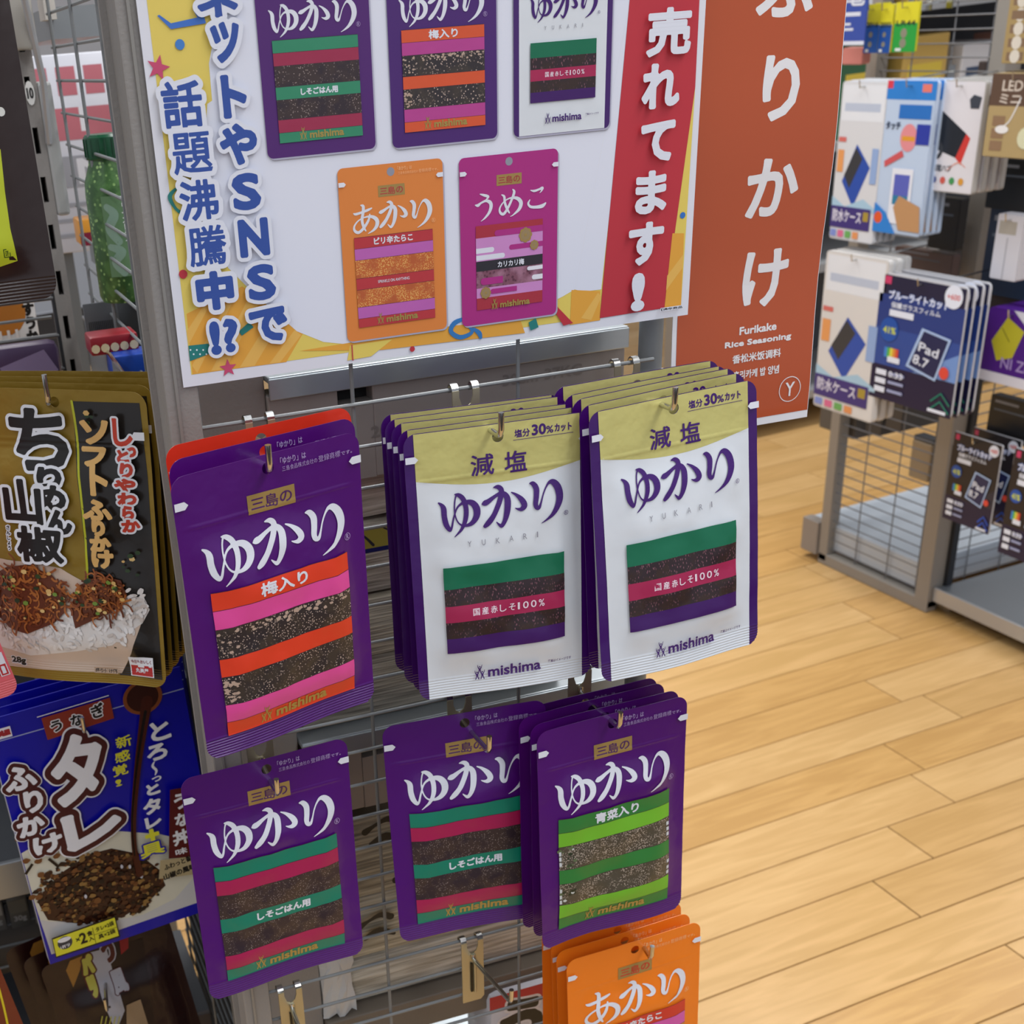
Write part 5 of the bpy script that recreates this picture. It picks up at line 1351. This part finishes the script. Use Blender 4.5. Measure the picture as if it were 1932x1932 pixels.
def fpack(name, X, quad, th, col, label, cat, art=None, n=1, dx=.012, group=None, body='body', r_=.006, hookit=True, ords=None, edge=None, hl=None):
    TL, TR, BL, BR_ = [FP(*q, X) for q in quad]
    yl = (TL.y + BL.y) / 2; yr = (TR.y + BR_.y) / 2; zt = (TL.z + TR.z) / 2; zb = (BL.z + BR_.z) / 2
    W, H = yl - yr, zt - zb
    r = empty(name, Matrix.Translation((X, (yl + yr) / 2, zt)) @ RZ, label, cat, group)
    q = MB()
    pts = []
    for sx, sy, a0 in ((W / 2 - r_, -H + r_, -90), (W / 2 - r_, -r_, 0), (-W / 2 + r_, -r_, 90), (-W / 2 + r_, -H + r_, 180)):
        for j in range(4):
            t = math.radians(a0 + 30 * j); pts.append((sx + r_ * math.cos(t), sy + r_ * math.sin(t)))
    q.prism(pts, 0, th, mat(edge or col, .35)); q.build(body, r)
    a = Art(); a.part = 'printed_card'
    a.T = (1, 1, -W * 500, 0)
    a.rect(r_ * 300, r_ * 300, W * 1000 - r_ * 300, H * 1000 - r_ * 300, mat(col, .35))
    if art: art(a, W * 1000, H * 1000)
    place_art(a, r, None, .0004, .00012)
    for k in range(1, n):
        c = copy_tree(r); c.matrix_world = Matrix.Translation((X + dx * k, (yl + yr) / 2 + random.uniform(-.001, .001), zt + random.uniform(-.001, .001))) @ RZ
        c['label'] = label.replace('foremost', ('second', 'third', 'fourth', 'fifth')[k - 1] + ' from the front')
    if hookit:
        zc = zt - .008
        h = empty('display_hook', Matrix.Translation((GX - .002, (yl + yr) / 2, zc)) @ RZ, hl or ('wire hook at the ' + label.replace(', foremost', '').replace(' of the far rack', '')), 'hook', 'wire hooks of the far rack')
        g = MB(); L = X - GX - .012
        g.tube([(0, 0, .004), (0, L * .5, 0), (0, L, -.001), (0, L - .002, .012)], .0016, chrome(), 6); g.build('prong', h, smooth=True)
        g = MB(); g.box(-.008, -.003, -.012, .008, -.001, .016, chrome()); g.build('hook_plate', h)
    return r
def c_case(a, w_, h):
    a.rect(w_ * .04, h * .02, w_ * .96, h * .24, mat('#dfe3ea', .2)); a.rect(w_ * .1, h * .13, w_ * .88, h * .18, mat('#b9c3d6', .2))
    a.poly([(w_ * .18, h * .62), (w_ * .45, h * .38), (w_ * .78, h * .52), (w_ * .48, h * .78)], mat('#2f4fa8', .3)); a.poly([(w_ * .22, h * .58), (w_ * .44, h * .40), (w_ * .6, h * .47), (w_ * .36, h * .66)], mat('#3a3a3e', .3))
    a.poly([(0, h * .72), (w_ * .3, h * .78), (w_ * .7, h * .72), (w_, h * .78), (w_, h * .8), (0, h * .8)], mat('#a5c6dc', .3)); a.rect(w_ * .03, h * .34, w_ * .2, h * .37, mat('#cf6d66', .4)); a.rect(w_ * .04, h * .42, w_ * .18, h * .56, mat('#e09a5c', .4)); a.rect(w_ * .8, h * .40, w_ * .94, h * .62, mat('#8fa9d6', .4))
    a.rect(0, h * .78, w_ * .9, h * .92, mat('#3f3277', .35)); a.text('防水ケース', w_ * .05, h * .80, w_ * .7, h * .88, mat('#dedcea', .35), .5); a.rect(w_ * .74, h * .8, w_ * .86, h * .86, mat('#a58f3a', .35))
    for k, c in enumerate(('#7f8fd0', '#d56a92', '#6aa85c', '#dd935c')): a.rect(w_ * (.03 + .17 * k), h * .935, w_ * (.16 + .17 * k), h * .98, mat(c, .4), k == 0)
def c_hand(a, w_, h):
    bl = mat('#2f7fd0', .3); a.rect(0, 0, w_, h * .12, bl); a.rect(0, 0, w_ * .12, h * .05, mat('#d23c50', .4)); a.rect(w_ * .72, h * .02, w_ * .9, h * .07, mat('#e07a6e', .4)); a.rect(w_ * .3, h * .15, w_ * .95, h * .24, mat('#2a6fc0', .3))
    a.circle(w_ * .55, h * .36, w_ * .17, mat('#dc8c92', .35), 18, ry=h * .09); a.rect(w_ * .42, h * .35, w_ * .68, h * .38, mat('#d99a30', .35)); a.rect(w_ * .7, h * .27, w_ * .97, h * .40, mat('#2b3aa0', .35)); a.poly([(w_ * .1, h * .52), (w_ * .45, h * .44), (w_ * .5, h * .48), (w_ * .12, h * .56)], mat('#c9575c', .35))
    a.text('タッチ', w_ * .06, h * .26, w_ * .36, h * .31, mat('#23304f', .4), .5)
    a.rect(w_ * .3, h * .56, w_ * .74, h * .93, mat('#dfe3ee', .3)); a.rect(w_ * .36, h * .6, w_ * .68, h * .74, mat('#5a62b8', .3)); a.rect(w_ * .36, h * .74, w_ * .68, h * .8, mat('#2b7a9e', .3))
    a.poly([(w_ * .4, h * .82), (w_ * .5, h * .74), (w_ * .95, h * .80), (w_, h * .97), (w_ * .55, h * .97)], mat('#b98d62', .4)); a.poly([(0, h * .8), (w_ * .25, h * .86), (w_ * .5, h), (0, h)], bl); a.circle(w_ * .1, h * .9, w_ * .09, mat('#d9572a', .4), 12)
def c_charge(a, w_, h):
    ik = mat('#1d222b', .3); a.poly([(0, h * .28), (w_ * .12, h * .26), (w_ * .72, h * .46), (w_ * .55, h * .68), (0, h * .6)], ik); a.poly([(w_ * .72, h * .46), (w_ * .82, h * .5), (w_ * .68, h * .74), (w_ * .55, h * .68)], mat('#c83a34', .3))
    a.ring(w_ * .1, h * .62, w_ * .16, w_ * .07, mat('#3a3d42', .3)); a.poly([(w_ * .7, h * .16), (w_ * .78, h * .12), (w_ * .95, h * .14), (w_ * .92, h * .24), (w_ * .74, h * .24)], mat('#3c414c', .3))
    a.text('充電ハブ', w_ * .06, h * .75, w_ * .5, h * .81, mat('#5b5f68', .4), .6); a.stroke([(w_ * .4, h * .8, .8), (w_ * .62, h * .72, 2), (w_ * .8, h * .76, 1)], mat('#e09078', .4))
    for k, c in enumerate(('#3f4f8f', '#c8564a', '#3f8f52', '#d0953a')): a.circle(w_ * (.14 + .2 * k), h * .89, w_ * .06, mat(c, .4), 12, bump=(k == 0))
def c_card(a, w_, h, dark='#1b1c3c', mid='#2c4a96', hi='#6f93d0', tl='ブルーライトカット'):
    a.rect(0, h * .16, w_, h * .5, mat(dark if mid == dark else '#233a80', .3)); a.rect(0, h * .42, w_, h * .72, mat(mid, .3)); a.poly([(w_ * .5, h * .72), (w_, h * .5), (w_, h * .72)], mat(hi, .3)); a.rect(0, h * .72, w_, h, mat('#14123a', .3))
    a.rect(w_ * .05, h * .02, w_ * .13, h * .08, mat('#c83a6a', .35)); wt = mat('#dfe6f5', .3); a.text(tl, w_ * .12, h * .125, w_ * .82, h * .19, wt, .7, .8, mat('#3f6fc8', .3)); a.text('保護ガラスフィルム', w_ * .16, h * .21, w_ * .74, h * .255, wt, .3)
    a.rect(w_ * .15, h * .27, w_ * .44, h * .32, wt); a.circle(w_ * .86, h * .085, w_ * .1, wt, 18); a.text('+600', w_ * .79, h * .065, w_ * .93, h * .105, mat('#cf5a5a', .4), .3)
    a.circle(w_ * .17, h * .43, w_ * .11, mat('#1b50a8', .3), 18); a.text('41%', w_ * .1, h * .41, w_ * .25, h * .46, mat('#cfd94a', .3), .5)
    for k, c in enumerate(('#3f7fd0', '#4fae4f', '#d9d04a', '#d98a3a', '#cf4a3a')): a.rect(w_ * (.14 + .035 * k), h * .57, w_ * (.175 + .035 * k), h * .65, mat(c, .4), k == 0)
    a.rect(w_ * .19, h * .64, w_ * .34, h * .685, wt)
    a.poly([(w_ * .56, h * .36), (w_ * .9, h * .40), (w_ * .78, h * .74), (w_ * .42, h * .68)], mat('#a9c3ea', .2)); a.poly([(w_ * .585, h * .38), (w_ * .87, h * .415), (w_ * .765, h * .72), (w_ * .455, h * .665)], mat('#1a2350', .2)); a.text('8.7', w_ * .5, h * .58, w_ * .68, h * .65, wt, .5, rot=8)
    a.text('Pad', w_ * .55, h * .48, w_ * .78, h * .55, wt, .5, rot=8)
    for k in range(3): a.rect(w_ * .07, h * (.755 + .07 * k), w_ * .2, h * (.80 + .07 * k), wt, k == 0); a.rect(w_ * .23, h * (.762 + .07 * k), w_ * .42, h * (.785 + .07 * k), mat('#9aa3c8', .4), False)
    a.text('0.33', w_ * .23, h * .755, w_ * .4, h * .8, wt, .4)
    a.circle(w_ * .87, h * .66, w_ * .055, mat('#d9483a', .35), 12)
    for k in range(2): a.stroke([(w_ * .76, h * (.90 + .065 * k), 3.2), (w_ * .87, h * (.82 + .065 * k), 3.2), (w_ * .98, h * (.90 + .065 * k), 3.2)], mat('#14806a', .3) if mid != dark else mat('#1a55c8', .3), n=1, bump=(k == 0))
    a.rect(w_ * .74, h * .955, w_ * .95, h * .98, wt)
X0 = 1.98
fpack('phone_case_pack', X0, ((1588, 152), (1684, 156), (1568, 444), (1640, 466)), .008, '#d3d5da', 'white phone case pack in the upper row, foremost', 'phone case', c_case, 4, .016, 'white phone case packs in the upper row', 'pack_body')
fpack('touch_pen_pack', X0, ((1676, 150), (1766, 154), (1648, 432), (1738, 452)), .008, '#b9cbe4', 'blue pack with a hand picture, foremost', 'pack', c_hand, 4, .015, 'blue hand picture packs', 'pack_body')
fpack('charger_pack', X0 + .02, ((1768, 150), (1862, 153), (1754, 362), (1834, 366)), .010, '#d6d5dc', 'white pack showing a black and red device, foremost', 'pack', c_charge, 4, .022, 'white packs with the black and red device', 'pack_body', edge='#b5b3b0')
fpack('phone_case_pack', X0 - .02, ((1560, 468), (1692, 498), (1535, 765), (1632, 794)), .012, '#d6d4d2', 'white phone case pack in the lower row, foremost', 'phone case', c_case, 3, .022, 'white phone case packs in the lower row', 'pack_body', .008)
fpack('screen_film_card', X0 - .02, ((1666, 512), (1832, 545), (1638, 748), (1790, 787)), .004, '#1b1c3c', 'dark blue glass film card with a slanted phone picture, foremost', 'card pack', c_card, 4, .018, 'dark blue film cards', 'pack_body', .010, edge='#c9cad0')
def c_low(a, w_, h): c_card(a, w_, h, '#1d1a22', '#1d1a22', '#2a2a3c')
fpack('screen_film_card', 2.08, ((1797, 814), (1892, 838), (1782, 979), (1866, 1007)), .003, '#1d1a22', 'small black film card low on the far rack, foremost', 'card pack', c_low, 2, .05, 'small black film cards', 'pack_body', .003, edge='#c9cad0')
fpack('screen_film_card', 2.06, ((1908, 842), (2010, 872), (1890, 1046), (1990, 1080)), .003, '#1d1a22', 'black film card cut off by the right edge, low down', 'card pack', c_low, 1, .05, None, 'pack_body', .003, edge='#c9cad0')
def c_bat(c, lb):
    def f(a, w_, h):
        a.rect(0, 0, w_, h * .36, mat('#d6cc2a', .35)); a.rect(0, h * .42, w_, h, mat(c, .35)); a.text(lb, w_ * .1, h * .37, w_ * .9, h * .47, mat('#20302a', .4), .5); a.circle(w_ * .45, h * .62, w_ * .14, mat('#a9a38c', .3, .5), 14); a.circle(w_ * .45, h * .82, w_ * .14, mat('#a9a38c', .3, .5), 14); a.rect(w_ * .15, h * .92, w_ * .4, h * .98, mat('#d9dcd9', .4))
    return f
fpack('battery_pack', 2.10, ((1634, 8), (1662, 8), (1632, 100), (1656, 100)), .004, '#d6cc2a', 'yellow and blue battery pack, leftmost at the top, foremost', 'battery pack', c_bat('#2457a8', '2016'), 2, .02, 'yellow and blue battery packs', 'pack_body', .002)
fpack('battery_pack', 2.09, ((1664, 8), (1686, 8), (1655, 100), (1680, 100)), .004, '#d6cc2a', 'yellow and blue button battery pack right of the leftmost one', 'battery pack', c_bat('#1d4c98', '2032'), 1, .02, None, 'pack_body', .002)
fpack('battery_pack', 2.09, ((1692, 4), (1736, 3), (1683, 98), (1727, 98)), .004, '#d6cc2a', 'yellow and green button battery pack at the top of the far rack', 'battery pack', c_bat('#2a9a3c', 'LR44'), 1, .02, None, 'pack_body', .002)
def c_sign(a, w_, h):
    wt = mat('#d6dae6', .4); a.rect(w_ * .1, h * .5, w_ * .8, h * .56, wt); a.rect(w_ * .1, h * .66, w_ * .5, h * .7, wt); a.rect(w_ * .1, h * .74, w_ * .6, h * .78, wt); a.rect(0, h * .94, w_, h, wt); a.text('電', w_ * .15, h * .05, w_ * .9, h * .4, wt, .8)
fpack('hanging_sign', 2.06, ((1580, -40), (1640, -40), (1580, 84), (1632, 86)), .002, '#3a4fa0', 'blue hanging sign with white print beside the orange banner', 'sign', c_sign, 1, .02, None, 'sign_sheet', .002, False)
fpack('pink_pack', 2.12, ((1590, 90), (1630, 90), (1588, 118), (1626, 126)), .02, '#d98a80', 'salmon pink shiny pack under the blue sign', 'pack', None, 1, .02, None, 'pack_body', .006, False)
def c_led(a, w_, h):
    a.rect(0, 0, w_, h * .38, mat('#5a4538', .4)); a.text('LED', w_ * .22, h * .08, w_ * .6, h * .2, mat('#cfc4b8', .4), .5); a.text('ミニ', w_ * .2, h * .24, w_ * .6, h * .35, mat('#cfc4b8', .4), .5)
    for k in range(3): a.rect(w_ * .12, h * (.5 + .15 * k), w_ * .36, h * (.62 + .15 * k), mat('#8a6f55', .4), k == 0)
    a.stroke([(w_ * .6, h * .28, 2.5), (w_ * .45, h * .55, 2.5), (w_ * .3, h * .64, 2.5)], mat('#e0e0e0', .3)); a.circle(w_ * .32, h * .66, w_ * .13, mat('#e0e0e0', .3), 16, ry=h * .05); a.circle(w_ * .8, h * .75, w_ * .16, mat('#cfd0b0', .3), 14)
fpack('led_light_pack', 1.98, ((1876, 138), (1975, 140), (1852, 292), (1950, 304)), .02, '#a99468', 'tan light pack with a white cord at the right edge, foremost', 'pack', c_led, 2, .03, 'tan light packs', 'pack_body', .003)
def c_top(a, w_, h):
    for k in range(5): a.rect(w_ * .1, h * (.08 + .19 * k), w_ * .5, h * (.2 + .19 * k), mat('#7d6650', .4), k == 0); a.circle(w_ * .3, h * (.14 + .19 * k), w_ * .12, mat('#cfc9bd', .4), 10, bump=False)
fpack('led_light_pack', 2.0, ((1905, -20), (1990, -20), (1893, 118), (1970, 122)), .02, '#a08a5c', 'tan pack with brown squares in the top right corner', 'pack', c_top, 1, .03, None, 'pack_body', .003)
def c_pur(a, w_, h):
    a.poly([(w_ * .15, h * .45), (w_ * .4, h * .1), (w_ * .75, h * .25), (w_ * .6, h * .62), (w_ * .3, h * .7)], mat('#b9b32e', .35)); a.stroke([(w_ * .32, h * .25, 1.2), (w_ * .5, h * .42, 1.2)], mat('#2a2418', .4), n=1); a.rect(0, h * .86, w_, h, mat('#d6d6e2', .35)); a.text('NI ZI', w_ * .4, h * .64, w_ * .9, h * .78, mat('#a48fc8', .4), .4); a.poly([(w_ * .5, 0), (w_, 0), (w_, h * .3), (w_ * .8, h * .2)], mat('#c9c9d4', .3))
fpack('purple_bag', 2.06, ((1862, 585), (1960, 585), (1850, 712), (1945, 742)), .03, '#4a1a80', 'purple and yellow bag at the right edge, foremost', 'bag', c_pur, 2, .045, 'purple bags at the right edge', 'bag_body', .012)
def c_plug(a, w_, h): a.rect(w_ * .1, h * .1, w_ * .75, h * .3, mat('#b9b5ac', .2, .3)); a.rect(w_ * .45, h * .35, w_ * .5, h, mat('#a9a9b0', .4))
fpack('plug_adapter', 2.05, ((1874, 404), (1927, 404), (1876, 528), (1925, 532)), .025, '#c9c8cf', 'white two legged plug adapter on the far rack', 'adapter', c_plug, 1, .03, None, 'adapter_body', .004)
for k, (q_, c_, lb) in enumerate((((1868, 300, 1960, 396), '#17191c', 'black pack under the tan light pack'), ((1862, 390, 1960, 560), '#1a2c44', 'navy pack behind the white plug adapter'), ((1760, 372, 1812, 470), '#1c1c1f', 'black pack under the white device packs'), ((1690, 470, 1800, 520), '#5c4a48', 'brown pack above the dark blue cards'), ((1868, 750, 1960, 830), '#15161a', 'black pack above the small film cards'), ((1855, 530, 1960, 590), '#3a3033', 'dark clear pack above the purple bag'))):
    x0, y0, x1, y1 = q_; s_ = .015 * (y0 - 146) / 100
    fpack('dark_pack', 2.13 + .004 * k, ((x0, y0), (x1, y0 + (x1 - x0) * s_), (x0 - 8, y1), (x1 - 8, y1 + (x1 - x0) * s_)), .02, c_, lb, 'pack', lambda a, w_, h: (a.rect(w_ * .1, h * .1, w_ * .6, h * .16, mat('#7d8088', .4)), a.rect(w_ * .1, h * .3, w_ * .8, h * .34, mat('#55606e', .4))), 1, .02, None, 'pack_body', .003, False)
# goods on the mesh facing away, seen through it
rr = random.Random(21)
ORD = ('first', 'second', 'third', 'fourth', 'fifth', 'sixth', 'seventh', 'eighth')
for k in range(26):
    c_, cn = rr.choice((('#2a2b2f', 'black'), ('#4a3f3c', 'dark brown'), ('#3c4a5e', 'slate blue'), ('#5c5650', 'taupe'), ('#7d7a78', 'grey'), ('#1d3a4a', 'dark teal'), ('#6a5048', 'brown')))
    col, row = k % 6, k // 6
    x = GX + .12 + .11 * col; z = 2.02 - row * .215 + rr.uniform(-.02, .02)
    h_ = rr.uniform(.12, .19)
    r = empty('small_goods_pack', Matrix.Translation((x, GY0 + .09 + rr.uniform(0, .05), z)), '%s pack, %s from the left in the %s row of the far back mesh' % (cn, ORD[col], ('top', 'second', 'third', 'fourth', 'fifth')[row]), 'pack', 'dull packs on the back mesh')
    q = MB(); q.box(-.042, 0, -h_, .042, .02, 0, mat(c_, .4), .003); q.build('pack_body', r)
    q = MB(); q.box(-.034, -.0012, -h_ * .45, .034, -.0001, -h_ * .12, mat(rr.choice(('#9a9a9e', '#b9a58c', '#6c7f95', '#c9c9ce', '#7a3f3a')), .4)); q.build('label', r)
    if z - h_ < .42: pass
for k, (px, py, c_) in enumerate(((1600, 800, '#5a5550'), (1640, 815, '#57514c'), (1690, 808, '#4b4744'), (1728, 800, '#514c48'))):
    p = FP(px, py, GX + .10)
    r = empty('hung_box', Matrix.Translation((GX + .03, p.y, p.z)), 'grey bottom of a %s box hung inside the far mesh' % ('first', 'second', 'third', 'fourth')[k], 'box', 'grey boxes hung inside the far mesh')
    q = MB(); q.box(0, -.025, 0, .12, .025, .16, mat(c_, .5), .003); q.build('box_body', r)
p = FP(1738, 850, GX + .02)
r = empty('tan_pack', Matrix.Translation((GX + .02, p.y, p.z)), 'small tan pack low behind the far mesh near the post', 'pack')
q = MB(); q.box(0, -.03, -.07, .03, .03, .02, mat('#a08f76', .45), .004); q.box(.002, -.028, .02, .03, .028, .03, mat('#3c3f44', .4)); q.build('pack_body', r)
# a second run of shelving further back
m = MB()
bk_rack = empty('rear_shelf_rack', Matrix.Translation((2.6, 3.3, 0)), 'blurred grey shelving with mixed goods behind the far rack', 'shelving')
q = MB(); q.box(0, 0, 0, .03, .4, 2.2, gp2); q.build('side_post', bk_rack)
for z in (.1, .5, .85, 1.2, 1.55, 1.9):
    q = MB(); q.box(.03, 0, z, 3, .4, z + .025, mat('#a9acb0', .4, .3)); q.build('shelf_board', bk_rack)
q = MB(); q.box(.03, .4, 0, 3, .41, 2.2, mat('#5b5d62', .6)); q.build('back_board', bk_rack)
for zi, z in enumerate((.875, 1.225, 1.575)):
    for k in range(8):
        x = 2.66 + k * .24 + rr.uniform(0, .03); h_ = rr.uniform(.14, .27)
        c_, cn = rr.choice((('#8c2f2a', 'red'), ('#d0d0d4', 'white'), ('#2b3f7a', 'blue'), ('#c9a85a', 'ochre'), ('#3c6a4a', 'green'), ('#b98a7a', 'salmon'), ('#1f2024', 'black')))
        r = empty('boxed_goods', Matrix.Translation((x, 3.33, z)), '%s box, %s from the left on the %s shelf behind the far rack' % (cn, ORD[k], ('lower', 'middle', 'upper')[zi]), 'box', 'boxes on the rear shelving')
        q = MB(); q.box(0, 0, 0, .17, .2, h_, mat(c_, .4), .004); q.build('box_body', r)
        q = MB(); q.box(.02, -.001, h_ * .3, .15, 0, h_ * .7, mat(rr.choice(('#e0e0e0', '#d9c04a', '#40506a')), .4)); q.build('label', r)
